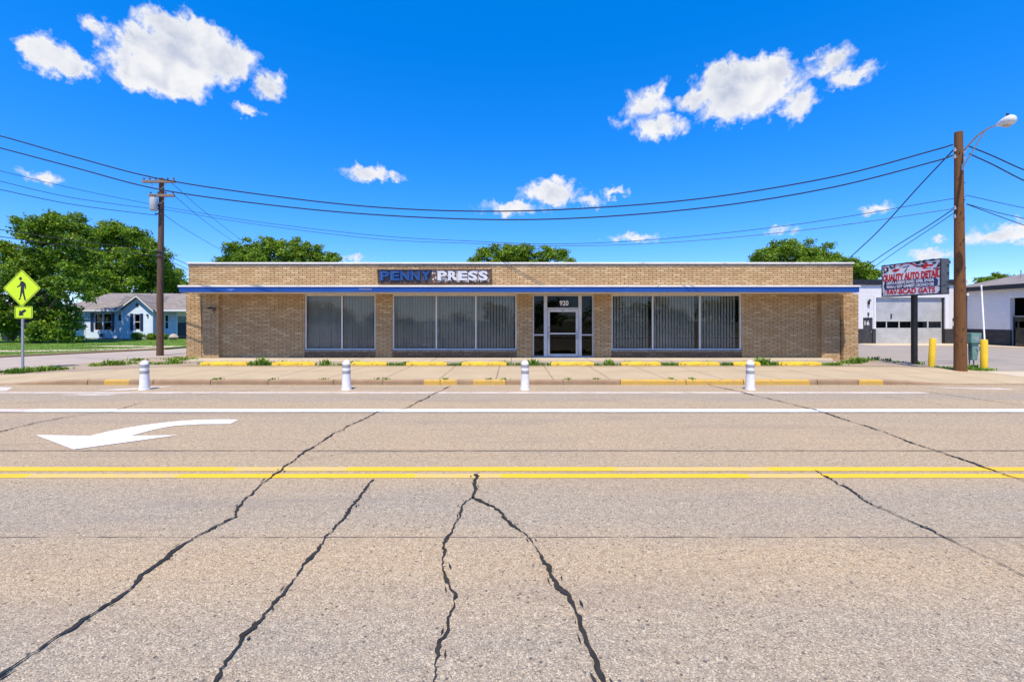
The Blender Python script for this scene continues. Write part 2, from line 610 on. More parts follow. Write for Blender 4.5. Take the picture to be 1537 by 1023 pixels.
COPING = simple('white_coping_metal', (0.76, 0.74, 0.70), (0.66, 0.63, 0.58), 0.55, 3.0, chips=((0.40, 0.34, 0.27), 6.0, 0.60, 0.70), stretch=(0.5, 1, 1))
BLUE = simple('blue_fascia_paint', (0.008, 0.080, 0.36), (0.007, 0.060, 0.29), 0.4, 2.5, stretch=(0.3, 1, 2), bump=0.1, bscale=4,
              chips=((0.20, 0.30, 0.62), 3.5, 0.66, 0.74))
SOFFIT = simple('soffit_paint', (0.62, 0.57, 0.50), (0.52, 0.46, 0.38), 0.7, 2.0)
ALU = simple('aluminium_frame', (0.74, 0.715, 0.67), (0.64, 0.615, 0.57), 0.55, 4.0, metal=0.0, spec=0.3)
ALUD = simple('door_aluminium', (0.56, 0.55, 0.53), (0.47, 0.46, 0.44), 0.5, 4.0, metal=0.0, spec=0.35)
GLASS = mat_glass('tinted_window_glass', (0.86, 0.86, 0.85), 0.6)
GLASSD = mat_glass('dark_door_glass', (0.4, 0.41, 0.41), 0.45)
GLASSH = mat_glass('house_window_glass', (0.03, 0.035, 0.045), 0.8)
BLIND = simple('grey_vertical_blind', (0.47, 0.48, 0.43), (0.35, 0.36, 0.32), 0.7, 0.6)
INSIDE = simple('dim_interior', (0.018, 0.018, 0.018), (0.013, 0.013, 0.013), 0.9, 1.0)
ROOFM = simple('roof_membrane', (0.35, 0.34, 0.33), None, 0.9, 1.0)
STONE = simple('dark_sill_stone', (0.26, 0.21, 0.16), (0.15, 0.115, 0.085), 0.85, 8.0, bump=0.8, bscale=25, bdist=0.02)
WHITE = simple('white_paint', (0.78, 0.78, 0.78), (0.70, 0.70, 0.71), 0.55, 5.0)
BLACK = simple('black_paint', (0.012, 0.012, 0.013), (0.022, 0.022, 0.022), 0.45, 6.0)
CABLE = simple('black_cable', (0.012, 0.015, 0.016), None, 0.6, 6.0)
DARKG = simple('charcoal_paint', (0.035, 0.037, 0.042), (0.055, 0.057, 0.06), 0.5, 5.0)
SILVER = simple('grey_sign_metal', (0.085, 0.092, 0.10), (0.065, 0.07, 0.076), 0.5, 5.0)
GALV = simple('galvanised_steel', (0.42, 0.44, 0.46), (0.33, 0.35, 0.37), 0.42, 14.0, metal=0.5)
LAMPW = simple('lamp_housing_grey', (0.68, 0.68, 0.66), (0.58, 0.58, 0.56), 0.45, 5.0)
LAMPL = simple('lamp_lens', (0.48, 0.43, 0.36), (0.40, 0.36, 0.30), 0.25, 8.0)
PLASTIC = simple('white_post_plastic', (0.80, 0.79, 0.77), (0.70, 0.69, 0.66), 0.5, 6.0, chips=((0.42, 0.40, 0.36), 11.0, 0.60, 0.72))
REFL = simple('grey_reflective_band', (0.40, 0.40, 0.40), (0.30, 0.30, 0.30), 0.4, 14.0)
YELB = simple('yellow_bollard_paint', (0.80, 0.52, 0.01), (0.72, 0.45, 0.012), 0.5, 3.0, chips=((0.45, 0.27, 0.06), 10.0, 0.64, 0.7))
YELW = simple('yellow_wheel_stop_paint', (0.74, 0.50, 0.02), (0.66, 0.42, 0.03), 0.7, 5.0, bump=0.7, bscale=30, bdist=0.012,
              chips=((0.16, 0.12, 0.05), 9.0, 0.58, 0.66))
TEAL = simple('green_pedestal_paint', (0.10, 0.22, 0.17), (0.16, 0.29, 0.24), 0.5, 6.0, chips=((0.32, 0.42, 0.37), 9.0, 0.58, 0.7))
POLEW = mat_wood('orange_brown_pole_wood', (0.13, 0.052, 0.013), (0.20, 0.085, 0.022), (0.06, 0.023, 0.008))
POLED = mat_wood('dark_brown_pole_wood', (0.085, 0.045, 0.026), (0.15, 0.085, 0.05), (0.04, 0.022, 0.014))
ARMW = mat_wood('weathered_crossarm_wood', (0.19, 0.14, 0.10), (0.28, 0.21, 0.16), (0.09, 0.06, 0.04))
INSUL = simple('porcelain_insulator', (0.10, 0.075, 0.06), (0.06, 0.05, 0.045), 0.55, 6.0, spec=0.2)
TRANSF = simple('transformer_grey', (0.42, 0.44, 0.45), (0.35, 0.37, 0.38), 0.5, 6.0)
FLUO = simple('fluorescent_yellow_green', (0.62, 0.86, 0.005), (0.58, 0.80, 0.005), 0.45, 3.0)
SIDING = mat_siding()
SHINGLE = mat_shingle()
SHUT = simple('dark_blue_shutter', (0.012, 0.032, 0.10), (0.018, 0.04, 0.12), 0.5, 5.0)
TRIM = simple('white_trim', (0.78, 0.79, 0.82), (0.70, 0.71, 0.74), 0.5, 5.0)
STEELD = simple('roll_door_steel', (0.56, 0.57, 0.56), (0.45, 0.46, 0.45), 0.45, 1.6, metal=0.1)
SIGNW = simple('sign_white', (0.80, 0.80, 0.81), (0.70, 0.71, 0.73), 0.4, 4.0)
SIGNR = simple('sign_red', (0.62, 0.012, 0.015), (0.50, 0.012, 0.014), 0.4, 5.0)
SIGNN = simple('sign_navy', (0.018, 0.025, 0.115), (0.03, 0.04, 0.16), 0.4, 5.0)
SIGNBR = simple('rusty_brown_panel', (0.075, 0.036, 0.024), (0.12, 0.06, 0.035), 0.7, 7.0, chips=((0.03, 0.02, 0.018), 5.0, 0.52, 0.6))
SIGNBD = simple('dark_blue_black_panel', (0.028, 0.03, 0.045), (0.055, 0.035, 0.03), 0.6, 7.0)
SIGNBL = simple('blue_letter_enamel', (0.008, 0.055, 0.21), (0.008, 0.042, 0.16), 0.4, 9.0)
SIGNPE = simple('peeling_white_panel', (0.62, 0.60, 0.56), (0.50, 0.47, 0.43), 0.6, 5.0, chips=((0.085, 0.042, 0.028), 5.5, 0.45, 0.50))
SIGNLW = simple('white_letter_enamel', (0.58, 0.585, 0.61), (0.46, 0.465, 0.49), 0.45, 9.0, chips=((0.2, 0.15, 0.12), 10.0, 0.62, 0.68))
NEON = simple('bare_neon_tube', (0.10, 0.22, 0.42), (0.07, 0.17, 0.34), 0.3, 9.0)
LEAF = mat_leaf('tree_leaf', (0.05, 0.115, 0.006), (0.16, 0.285, 0.012), (0.34, 0.46, 0.03))
LEAFD = mat_leaf('dark_tree_leaf', (0.042, 0.10, 0.006), (0.13, 0.25, 0.010), (0.30, 0.42, 0.022))
WEED = mat_leaf('weed_leaf', (0.09, 0.19, 0.015), (0.16, 0.29, 0.025), (0.32, 0.42, 0.06))
BARK = simple('tree_bark', (0.10, 0.075, 0.055), (0.055, 0.042, 0.032), 0.9, 8.0, stretch=(1, 1, 0.3), bump=0.9, bscale=14, bdist=0.05)
ROCK = simple('pale_garden_rock', (0.46, 0.38, 0.30), (0.33, 0.27, 0.21), 0.85, 3.0, bump=0.7, bscale=8, bdist=0.05)
BINP = simple('black_bin_plastic', (0.018, 0.019, 0.022), (0.03, 0.03, 0.035), 0.5, 4.0)
GREYB = simple('grey_bin_plastic', (0.22, 0.26, 0.30), (0.17, 0.20, 0.24), 0.6, 4.0)
FENCEW = simple('fence_board', (0.24, 0.19, 0.14), (0.17, 0.13, 0.10), 0.85, 5.0)


# ================================================================== GROUND AND ROADS
def slab(name, poly, z, mat, thick=0.0, parent=None):
    b = MB()
    if thick:
        b.prism(poly, 'z', z - thick, z)
    else:
        ar = sum(poly[i][0] * poly[(i + 1) % len(poly)][1] - poly[(i + 1) % len(poly)][0] * poly[i][1] for i in range(len(poly)))
        pts = poly if ar > 0 else list(reversed(poly))
        b.add([(x, y, z) for x, y in pts], [tuple(range(len(pts)))])
    o = b.build(name, mat, parent)
    if parent is None:
        structure(o)
    return o


slab('ground', [(-2000, -600), (2000, -600), (2000, 3000), (-2000, 3000)], -0.06, EARTH)
road = slab('road', [(-220, -4.2), (220, -4.2), (220, 12.06), (-220, 12.06)], 0.0, ROAD)
slab('near_pavement', [(-220, -9), (220, -9), (220, -4.2), (-220, -4.2)], 0.1, WALK, 0.2)

# side street to the left of the shop
slab('side_street', [(-15.6, 22.2), (-17.4, 15.5), (-18.6, 12.06), (-29.5, 12.06), (-23.6, 20.6), (-20.2, 26.5), (-20.0, 70), (-13.9, 70), (-14.0, 30)],
     0.004, STREET)
# lawn, its strip between pavement and street, and the footpath through it
slab('lawn', [(-21.0, 26.6), (-24.2, 20.7), (-30.2, 12.06), (-90, 12.06), (-90, 70), (-20.6, 70), (-20.5, 30)], 0.05, LAWN, 0.2)
slab('footpath', [(-90, 22.9), (-90, 24.0), (-26.2, 25.0), (-22.2, 26.9), (-21.2, 28.0), (-21.0, 26.8), (-22.0, 25.8), (-25.8, 23.9)], 0.056, APRON)
slab('driveway', [(-21.0, 27.6), (-20.95, 28.9), (-25.4, 29.6), (-27.6, 28.9), (-25.0, 28.3)], 0.062, APRON)
structure(MB().prism([(-20.4, 26.45), (-23.7, 20.55), (-29.7, 12.06), (-30.2, 12.06), (-24.2, 20.7), (-20.9, 26.6)], 'z', -0.05, 0.075).build('street_kerb', KERB))

# lot of the shop
slab('shop_yard', [(-11.5, 15.9), (-14.7, 13.7), (-17.3, 15.5), (-15.6, 22.2), (-14.0, 30), (-14.0, 44), (15.2, 44), (15.25, 15.9)], 0.06, DIRT, 0.2)
slab('walkway', [(-13.2, 17.45), (-13.6, 18.2), (-13.6, 19.2), (13.35, 19.2), (13.35, 18.75), (12.4, 17.35), (-12.8, 17.35)], 0.15, SLAB, 0.3)
# garage forecourt
slab('parking_lot', [(15.25, 15.25), (15.6, 20), (15.6, 46), (80, 46), (80, 15.0), (17, 14.75)], 0.05, LOT, 0.2)
slab('forecourt_strip', [(24.2, 29.6), (24.2, 32.4), (32.3, 32.4), (32.3, 27.5), (31.0, 27.5), (30.4, 29.6)], 0.056, APRON)
slab('parking_line', [(29.6, 29.0), (31.2, 28.4), (31.2, 28.6), (29.6, 29.2)], 0.062, YELWORN)


def zfront(x):
    def ss(t):
        t = max(0, min(1, t))
        return t * t * (3 - 2 * t)
    l = ss((x + 14.2) / 2.6)
    r = ss((12.3 - x) / 2.6)
    return 0.012 + 0.118 * l * r


def zback(x):
    t = max(0, min(1, (x - 14.4) / 1.2))
    u = max(0, min(1, (-14.0 - x) / 3.0))
    return 0.13 - 0.07 * t - 0.055 * u


def yback(x):
    if x < -14.7:
        return 13.7 - max(0, min(1, (-14.7 - x) / 3)) * 0.5
    if x < -11.5:
        return 13.7 + (x + 14.7) / 3.2 * 2.2
    if x < 13.2:
        return 15.9
    if x < 15.4:
        return 15.9 - (x - 13.2) / 2.2 * 0.9
    return 15.0


def strip(x0, x1, dx, y_a, y_b, mat, name):
    xs = []
    x = x0
    while x < x1 - 1e-6:
        xs.append(x)
        x += dx
    xs.append(x1)
    vs, fs = [], []
    ny = 6
    for x in xs:
        for j in range(ny + 1):
            t = j / ny
            y = y_a(x) * (1 - t) + y_b(x) * t
            vs.append((x, y, zfront(x) * (1 - t) + zback(x) * t))
    for i in range(len(xs) - 1):
        for j in range(ny):
            a = i * (ny + 1) + j
            fs.append((a, a + ny + 1, a + ny + 2, a + 1))
        # back edge
    for i in range(len(xs) - 1):
        a = i * (ny + 1) + ny
        b2 = (i + 1) * (ny + 1) + ny
        k = len(vs)
        vs += [(vs[a][0], vs[a][1], -0.06), (vs[b2][0], vs[b2][1], -0.06)]
        fs.append((a, b2, k + 1, k))
    b = MB()
    b.add(vs, fs)
    o = b.build(name, mat)
    for p in o.data.polygons:
        p.use_smooth = True
    return structure(o)


strip(-21.5, 15.25, 0.3, lambda x: 12.20, yback, WALK, 'sidewalk')
strip(15.254, 80.0, 1.0, lambda x: 12.06, lambda x: 15.0, APRON, 'driveway_apron')

# kerb with its worn yellow paint
kb = MB()
xs = [-21.5 + 0.22 * i for i in range(int((15.25 + 21.5) / 0.22))] + [15.25]
YEL_RANGES = [(-10.9, -10.2), (-2.32, -1.5), (-0.95, -0.2), (2.9, 8.0), (9.2, 9.9)]
PX_J = [-11.6, -9.7, -8.2, -6.6, -5.0, -3.6, -2.0, -0.35, 1.2, 2.9, 4.55, 6.2, 8.0, 9.2]
for i in range(len(xs) - 1):
    a, c = xs[i], xs[i + 1]
    mi = 1 if any(l <= (a + c) / 2 <= h for l, h in YEL_RANGES) else 0
    gap = any(a <= j < c for j in PX_J)
    cc = c - (0.018 if gap else 0)
    za, zc = zfront(a), zfront(cc)
    prof = lambda x, z: [(x, 12.055, -0.05), (x, 12.065, max(z - 0.03, 0.006)), (x, 12.095, z + 0.002), (x, 12.20, z + 0.003)]
    A, Bv = prof(a, za), prof(cc, zc)
    kb.add(A + Bv, [(k, k + 4, k + 5, k + 1) for k in range(3)], mi)
    if gap:
        g0, g1 = prof(cc, zc - 0.03), prof(c, zc - 0.03)
        kb.add([(x, y + 0.012, z) for x, y, z in g0 + g1], [(k, k + 4, k + 5, k + 1) for k in range(3)], 2)
structure(kb.build('kerb', [KERB, KERBY, SEAM]))

# ---- road markings: children of the road
ZP = 0.004


def mark(name, poly, mat, z=ZP, label=None):
    o = slab(name, poly, z, mat, parent=road)
    return o


def rect(x0, x1, y0, y1):
    return [(x0, y0), (x1, y0), (x1, y1), (x0, y1)]


def rough_strip(name, x0, x1, y0, y1, mats, worn, z=ZP):
    """a painted line with slightly ragged edges; worn = ranges where the paint is paler"""
    b = MB()
    rr = random.Random(hash(name) % 1000 + int(y0 * 100))
    rr = random.Random(int(y0 * 1000))
    x = x0
    pa = (y0, y1)
    while x < x1:
        d = 0.12 if abs(x) < 14 else 2.0
        nx = min(x1, x + d)
        pb = (y0 + rr.uniform(-0.004, 0.004), y1 + rr.uniform(-0.004, 0.004))
        mi = 1 if any(l <= x <= h for l, h in worn) else 0
        b.add([(x, pa[0], z), (nx, pb[0], z), (nx, pb[1], z), (x, pa[1], z)], [(0, 1, 2, 3)], mi)
        pa = pb
        x = nx
    return b.build(name, mats, road)


rough_strip('centre_line', -200, 200, 5.175, 5.315, [YELP, YELWORN], [(-3.3, -2.0), (1.1, 2.9)])
rough_strip('centre_line', -200, 200, 4.95, 5.085, [YELP, YELWORN], [(-5.5, -3.75), (-1.15, -0.2), (2.55, 3.4)])
rough_strip('lane_line', -200, 200, 8.50, 8.79, [WHITEP, WHITEWORN], [(-10.2, -9.3)])
rough_strip('edge_line', -16, 9.9, 10.66, 10.86, [WHITEWORN, WHITEWORN], [])
mark('worn_marking', [G(140, 586), G(230, 580), G(262, 580), G(180, 586)], WHITEWORN)
mark('worn_marking', [G(-60, 587), G(-20, 581), G(20, 581), G(10, 586.5)], WHITEWORN)
mark('worn_marking', [G(1380, 581), G(1450, 583.5), G(1537, 585), G(1500, 582.5)], WHITEWORN)
mark('worn_marking', [G(80, 592.8), G(120, 591.4), G(182, 591.3), G(160, 593.2)], WHITEWORN)

arrow = [(53.7, 653.2), (110.3, 674.7), (266, 653.4), (196, 654.4), (224.5, 646.6), (245, 642), (263.5, 639), (300, 636.8), (345, 636.4), (358, 630),
         (330, 629.6), (300, 630.2), (270, 632), (244, 634.7), (218, 638), (195, 641.5), (166, 647), (134.7, 654.4)]
ab = MB()
pts = [G(*p) for p in arrow]
ab.add([(x, y, ZP + 0.004) for x, y in pts], [tuple(range(len(pts)))])
ao = ab.build('turn_arrow', WHITEP, road)
if ao.data.polygons[0].normal.z < 0:
    ao.data.flip_normals()


def crack(pxpts, w0=0.018, w1=0.03, blobs=0.5, seed=1, name='tar_crack', mat=TAR, z=0.011):
    rr = random.Random(seed)
    pts = [Vector(G(*p)) for p in pxpts]
    line = []
    for i in range(len(pts) - 1):
        a, b = pts[i], pts[i + 1]
        L = (b - a).length
        n = max(2, int(L / 0.022))
        d = (b - a).normalized()
        nn = Vector((-d.y, d.x))
        for k in range(n):
            t = k / n
            line.append(a.lerp(b, t))
    line.append(pts[-1])
    N = len(line)
    ph = [rr.uniform(0, 6.28) for _ in range(4)]
    vs, fs = [], []
    flecks = []
    s = 0.0
    bl = br_ = 0.0
    wn = wl_ = wr_ = 0.0
    for i, p in enumerate(line):
        d = (line[min(i + 2, N - 1)] - line[max(i - 2, 0)]).normalized()
        nn = Vector((-d.y, d.x))
        if i:
            s += (p - line[i - 1]).length
        wn = wn * 0.90 + rr.gauss(0, 0.0056)
        wl_ = wl_ * 0.6 + rr.gauss(0, 0.34)
        wr_ = wr_ * 0.6 + rr.gauss(0, 0.34)
        if rr.random() < 0.022 * blobs:
            bl = rr.uniform(0.5, 1.0)
        if rr.random() < 0.022 * blobs:
            br_ = rr.uniform(0.5, 1.0)
        bl *= 0.7
        br_ *= 0.7
        ww = 0.64 * (w0 * 0.7 + (w1 - w0 * 0.7) * (0.5 + 0.5 * math.sin(s * 2.3 + ph[2]) * math.sin(s * 5.1 + ph[3]))) / 2
        ll = max(0.002, ww * (1 + wl_) + bl * 0.034)
        lr = max(0.002, ww * (1 + wr_) + br_ * 0.034)
        c = p + nn * (wn + 0.008 * math.sin(s * 5 + ph[0]))
        vs += [(*(c + nn * ll), z), (*(c - nn * lr), z)]
        if i:
            k = 2 * i
            fs.append((k - 2, k - 1, k + 1, k))
        if rr.random() < 0.05 * blobs:
            q = c + nn * rr.choice((-1, 1)) * (ww + rr.uniform(0.012, 0.05))
            flecks.append((q, d, rr.uniform(0.012, 0.05), rr.uniform(0.003, 0.009)))
    for q, d, l, h in flecks:
        nn = Vector((-d.y, d.x))
        k = len(vs)
        vs += [(*(q - d * l), z), (*(q - nn * h), z), (*(q + d * l), z), (*(q + nn * h), z)]
        fs.append((k, k + 1, k + 2, k + 3))
    b = MB()
    b.add(vs, fs)
    o = b.build(name, mat, road)
    if o.data.polygons[len(fs) // 2].normal.z < 0:
        o.data.flip_normals()
    return o


crack([(-40, 1038), (0, 1016), (75, 960), (165, 905), (215, 865), (260, 832), (300, 805), (350, 776), (353, 762), (400, 722), (430, 697), (452, 682), (500, 652),
       (567, 618), (607, 614), (675, 579.5)], 0.022, 0.042, 1.0, 1)
crack([(315, 1045), (327, 1022), (370, 960), (400, 927), (425, 885), (455, 847), (487, 810), (522, 770), (530, 755), (560, 720)], 0.02, 0.036, 1.0, 2)
crack([(648, 1050), (650, 1022), (655, 975), (667, 945), (675, 905), (672, 865), (665, 840), (667, 815), (687, 775), (692, 760), (710, 746)], 0.016, 0.032, 1.0, 3)
crack([(711, 748), (712, 735), (714, 712)], 0.025, 0.05, 2.5, 4)
crack([(710, 747), (750, 767), (772, 790), (798, 810), (828, 850), (830, 872), (858, 905), (875, 955), (893, 995), (913, 1022), (925, 1048)], 0.02, 0.044, 1.6, 5)
crack([(1223, 706), (1248, 720), (1318, 762), (1363, 780), (1413, 805), (1468, 832), (1537, 865), (1600, 892)], 0.014, 0.03, 0.8, 6)
crack([(1063, 577.5), (1118, 590), (1218, 614), (1308, 642), (1388, 672), (1458, 695), (1537, 722), (1610, 750)], 0.024, 0.05, 1.0, 7)
crack([(-40, 661), (0, 648), (60, 633), (140, 620), (170, 618)], 0.03, 0.045, 0.4, 8)
crack([(170, 617), (215, 604), (290, 593), (420, 582)], 0.012, 0.022, 0.4, 9)
crack([(1380, 587), (1440, 595), (1537, 609), (1600, 617)], 0.02, 0.032, 0.3, 10)
crack([(1320, 594), (1365, 600), (1430, 610)], 0.012, 0.02, 0.3, 11)
crack([(430, 697), (520, 680), (640, 678), (700, 676)], 0.004, 0.01, 0.2, 12)
rough_strip('pavement_joint', -60, 60, 5.972, 5.990, [SEAM], [], 0.006)
rough_strip('pavement_joint', -60, 60, 8.435, 8.478, [SEAM], [], 0.006)
rough_strip('pavement_joint', -30, 30, 3.598, 3.606, [FAINT], [], 0.006)


# ================================================================== SHOP BUILDING
Y0 = 19.0


def wx(px, Y=Y0):
    return (px - 768.5) / F * Y


def wz(py, Y=Y0):
    return CAMH + (HZ - py) / F * Y


shop = empty('store_building', (0, Y0, 0.0), 'long low tan brick storefront with blue canopy and wide blind covered windows', 'building')
XL, XR = wx(283), wx(1280)
ZT = 4.10
WIN = [(wx(457), wx(563.5)), (wx(589), wx(775.5)), (wx(918), wx(1113.5))]
DOORX = (wx(799.5), wx(891.5))
WZ0, WZ1 = 0.47, 2.816
ops = [(a, b, WZ0, WZ1) for a, b in WIN] + [(DOORX[0], DOORX[1], 0.15, WZ1)]
w = MB()
w.wall(XL, XR, 0.0, ZT, ops, Y0, Y0 + 0.3)
# end piers proud of the wall
w.box(XL - 0.003, wx(305), 18.87, Y0 + 0.05, 0.0, 2.817)
w.box(wx(306), wx(331.5), 18.87, Y0 + 0.05, 0.0, 2.817)
w.box(wx(1230), wx(1257), 18.84, Y0 + 0.05, 0.0, 2.817)
w.box(wx(1258.5), XR + 0.004, 18.70, Y0 + 0.05, 0.0, 2.817)
w.build('wall', BRICK, shop)
sd = MB()
sd.wall(Y0 + 0.303, 33.0, 0.0, ZT, [], XL, XL + 0.3, axis='y')
sd.wall(Y0 + 0.303, 33.0, 0.0, ZT, [], XR, XR - 0.3, axis='y')
sd.wall(XL, XR, 0.0, ZT, [], 33.0, 33.3)
sd.build('rear_wall', BRICK, shop)
rf = MB()
rf.box(XL + 0.31, XR - 0.31, Y0 + 0.31, 32.98, 3.6, 3.8)
rf.build('roof', ROOFM, shop)
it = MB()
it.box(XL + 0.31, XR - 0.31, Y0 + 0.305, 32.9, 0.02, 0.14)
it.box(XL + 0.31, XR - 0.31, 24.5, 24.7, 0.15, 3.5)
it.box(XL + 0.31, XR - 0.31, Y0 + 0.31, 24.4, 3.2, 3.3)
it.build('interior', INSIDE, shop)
cp = MB()
cp.box(XL - 0.04, XR + 0.04, Y0 - 0.05, Y0 + 0.36, ZT + 0.001, ZT + 0.07)
cp.box(XL - 0.04, XL + 0.36, Y0 + 0.363, 33.35, ZT + 0.001, ZT + 0.07)
cp.box(XR - 0.36, XR + 0.04, Y0 + 0.363, 33.35, ZT + 0.001, ZT + 0.07)
cp.build('coping', COPING, shop, bevel=0.01)
fl = MB()
fl.box(XL - 0.006, XR + 0.006, Y0 - 0.012, Y0 - 0.001, ZT - 0.10, ZT - 0.002)
fl.build('flashing', STONE, shop)
# canopy
YC = 17.7
CX0, CX1 = wx(268.5, YC), wx(1290, YC)
cn = MB()
cn.box(CX0, CX1, YC, Y0 - 0.002, 2.84, 3.03)
canopy = cn.build('canopy', BLUE, shop, bevel=0.006)
tr = MB()
tr.box(CX0 - 0.03, CX1 + 0.03, YC - 0.035, Y0 - 0.003, 3.033, 3.103)
tr.build('edge_trim', COPING, canopy, bevel=0.008)
sf = MB()
sf.box(CX0 + 0.03, CX1 - 0.03, YC + 0.03, Y0 - 0.004, 2.820, 2.838)
sf.build('soffit', SOFFIT, canopy)
# fascia seams and scuffs
sm = MB()
for px in (1001, 1127, 420, 720):
    x = wx(px, YC)
    sm.box(x, x + 0.018, YC - 0.006, YC - 0.001, 2.845, 3.028)
split_build(sm, 'seam', DARKG, canopy)
sc = MB()
rr = random.Random(3)
sc.tube([(wx(539 + k * 1.0, YC), YC - 0.006, 2.945 + (0.03 if k % 2 else -0.025) * rr.uniform(0.5, 1.2)) for k in range(20)], 0.007, 4)
sc.build('scuff', COPING, canopy)


def storefront(x0, x1, splits, seed):
    rr = random.Random(seed)
    fr = MB()
    t = 0.055
    ya, yb = Y0 + 0.05, Y0 + 0.15
    fr.box(x0, x1, ya, yb, WZ0 + 0.001, WZ0 + t)
    fr.box(x0, x1, ya, yb, WZ1 - t, WZ1 - 0.001)
    xs = [x0] + splits + [x1]
    cuts = []
    for i, x in enumerate(xs):
        if i == 0:
            c = (x + 0.001, x + t)
        elif i == len(xs) - 1:
            c = (x - t, x - 0.001)
        else:
            c = (x - t / 2, x + t / 2)
        cuts.append(c)
        fr.box(c[0], c[1], ya + 0.003, yb - 0.003, WZ0 + t, WZ1 - t)
    win = fr.build('window', ALU, shop)
    for i in range(len(xs) - 1):
        g = MB()
        g.box(cuts[i][1], cuts[i + 1][0], Y0 + 0.095, Y0 + 0.103, WZ0 + t, WZ1 - t)
        g.build('pane', GLASS, win)
        bl = MB()
        x = cuts[i][1] + 0.03
        ang = rr.uniform(0.5, 0.7) if seed != 33 else rr.uniform(0.35, 0.5)
        while x < cuts[i + 1][0] - 0.05:
            a = ang + rr.uniform(-0.06, 0.06)
            hw = 0.056
            dx, dy = hw * math.cos(a), hw * math.sin(a)
            sw = rr.uniform(-0.006, 0.006)
            yy = Y0 + 0.30
            z0, z1 = WZ0 + 0.05, WZ1 - 0.06
            n = Vector((-dy, dx, 0)).normalized() * 0.0015
            vs = []
            for s in (1, -1):
                vs += [(x - dx + sw + n.x * s, yy - dy + n.y * s, z0), (x + dx + sw + n.x * s, yy + dy + n.y * s, z0),
                       (x + dx + n.x * s, yy + dy + n.y * s, z1), (x - dx + n.x * s, yy - dy + n.y * s, z1)]
            bl.add(vs, [(0, 1, 2, 3), (7, 6, 5, 4), (0, 4, 5, 1), (1, 5, 6, 2), (2, 6, 7, 3), (3, 7, 4, 0)])
            x += 0.125
        bl.box(cuts[i][1] + 0.01, cuts[i + 1][0] - 0.01, Y0 + 0.27, Y0 + 0.33, WZ1 - 0.058, WZ1 - 0.01)
        bl.build('vertical_blind', BLIND, win)
    si = MB()
    si.box(x0 - 0.0, x1 + 0.0, Y0 - 0.035, Y0 + 0.048, WZ0 - 0.09, WZ0 - 0.004)
    si.build('sill', STONE, win, bevel=0.01)
    MB().box(x0 + 0.002, x1 - 0.002, Y0 - 0.012, Y0 - 0.001, 0.152, WZ0 - 0.092).build('shade_dirt_panel', BRICKD, win)  # thin added facing; its darker colour carries shade as well as dirt
    return win


storefront(*WIN[0], [wx(512.5)], 31)
storefront(*WIN[1], [wx(654.5), wx(714)], 32)
storefront(*WIN[2], [wx(980.5), wx(1051.5)], 33)

# entrance: door, sidelights, transom
ent = MB()
ya, yb = Y0 + 0.06, Y0 + 0.17
Z0d = 0.151
xl, xr = DOORX
m1 = (wx(816.5), wx(821.5))
m2 = (wx(868.5), wx(873.5))
for a, b in ((xl + 0.001, xl + 0.06), m1, m2, (xr - 0.06, xr - 0.001)):
    ent.box(a, b, ya, yb, Z0d, WZ1 - 0.001)
spans = [(xl + 0.06, m1[0]), (m1[1], m2[0]), (m2[1], xr - 0.06)]
for i, (a, b) in enumerate(spans):
    ent.box(a, b, ya + 0.004, yb - 0.004, WZ1 - 0.06, WZ1 - 0.002)
    if i != 1:
        ent.box(a, b, ya + 0.004, yb - 0.004, Z0d + 0.001, Z0d + 0.06)
        zz = wz(502.5)
        ent.box(a, b, ya + 0.004, yb - 0.004, zz - 0.025, zz + 0.025)
    else:
        zt = wz(462.5)
        ent.box(a, b, ya + 0.004, yb - 0.004, zt - 0.025, zt + 0.03)
entr = ent.build('entrance_frame', ALUD, shop, bevel=0.004)
for i, (a, b) in enumerate(spans):
    if i == 1:
        g = MB().box(a, b, Y0 + 0.11, Y0 + 0.118, wz(462.5) + 0.03, WZ1 - 0.06)
        g.build('transom_pane', GLASSD, entr)
    else:
        g = MB().box(a, b, Y0 + 0.11, Y0 + 0.118, Z0d + 0.06, wz(502.5) - 0.025)
        g.build('sidelight_pane', GLASSD, entr)
        g = MB().box(a, b, Y0 + 0.11, Y0 + 0.118, wz(502.5) + 0.025, WZ1 - 0.06)
        g.build('sidelight_pane', GLASSD, entr)
num = MB()
RX = Matrix.Rotation(R(90), 4, 'X')
num.text('920', 0.29, Matrix.Translation((wx(847), Y0 + 0.106, wz(455))) @ RX, 0.002, 0.008, width=0.38)
num.build('house_number', WHITE, entr)
# door leaf
dl = MB()
a, b = m1[1] + 0.012, m2[0] - 0.012
z0, z1 = Z0d + 0.015, wz(462.5) - 0.035
yd0, yd1 = Y0 + 0.055, Y0 + 0.10
dl.box(a, a + 0.10, yd0, yd1, z0, z1)
dl.box(b - 0.10, b, yd0, yd1, z0, z1)
dl.box(a + 0.10, b - 0.10, yd0 + 0.002, yd1 - 0.002, z0, z0 + 0.14)
dl.box(a + 0.10, b - 0.10, yd0 + 0.002, yd1 - 0.002, z1 - 0.12, z1)
dl.box(a + 0.10, b - 0.10, yd0 + 0.002, yd1 - 0.002, wz(500.5) - 0.03, wz(500.5) + 0.03)
door = dl.build('door', ALUD, shop, bevel=0.004)
g = MB().box(a + 0.10, b - 0.10, Y0 + 0.074, Y0 + 0.082, z0 + 0.14, wz(500.5) - 0.03)
g.build('door_pane', GLASSD, door)
g = MB().box(a + 0.10, b - 0.10, Y0 + 0.074, Y0 + 0.082, wz(500.5) + 0.03, z1 - 0.12)
g.build('door_pane', GLASSD, door)
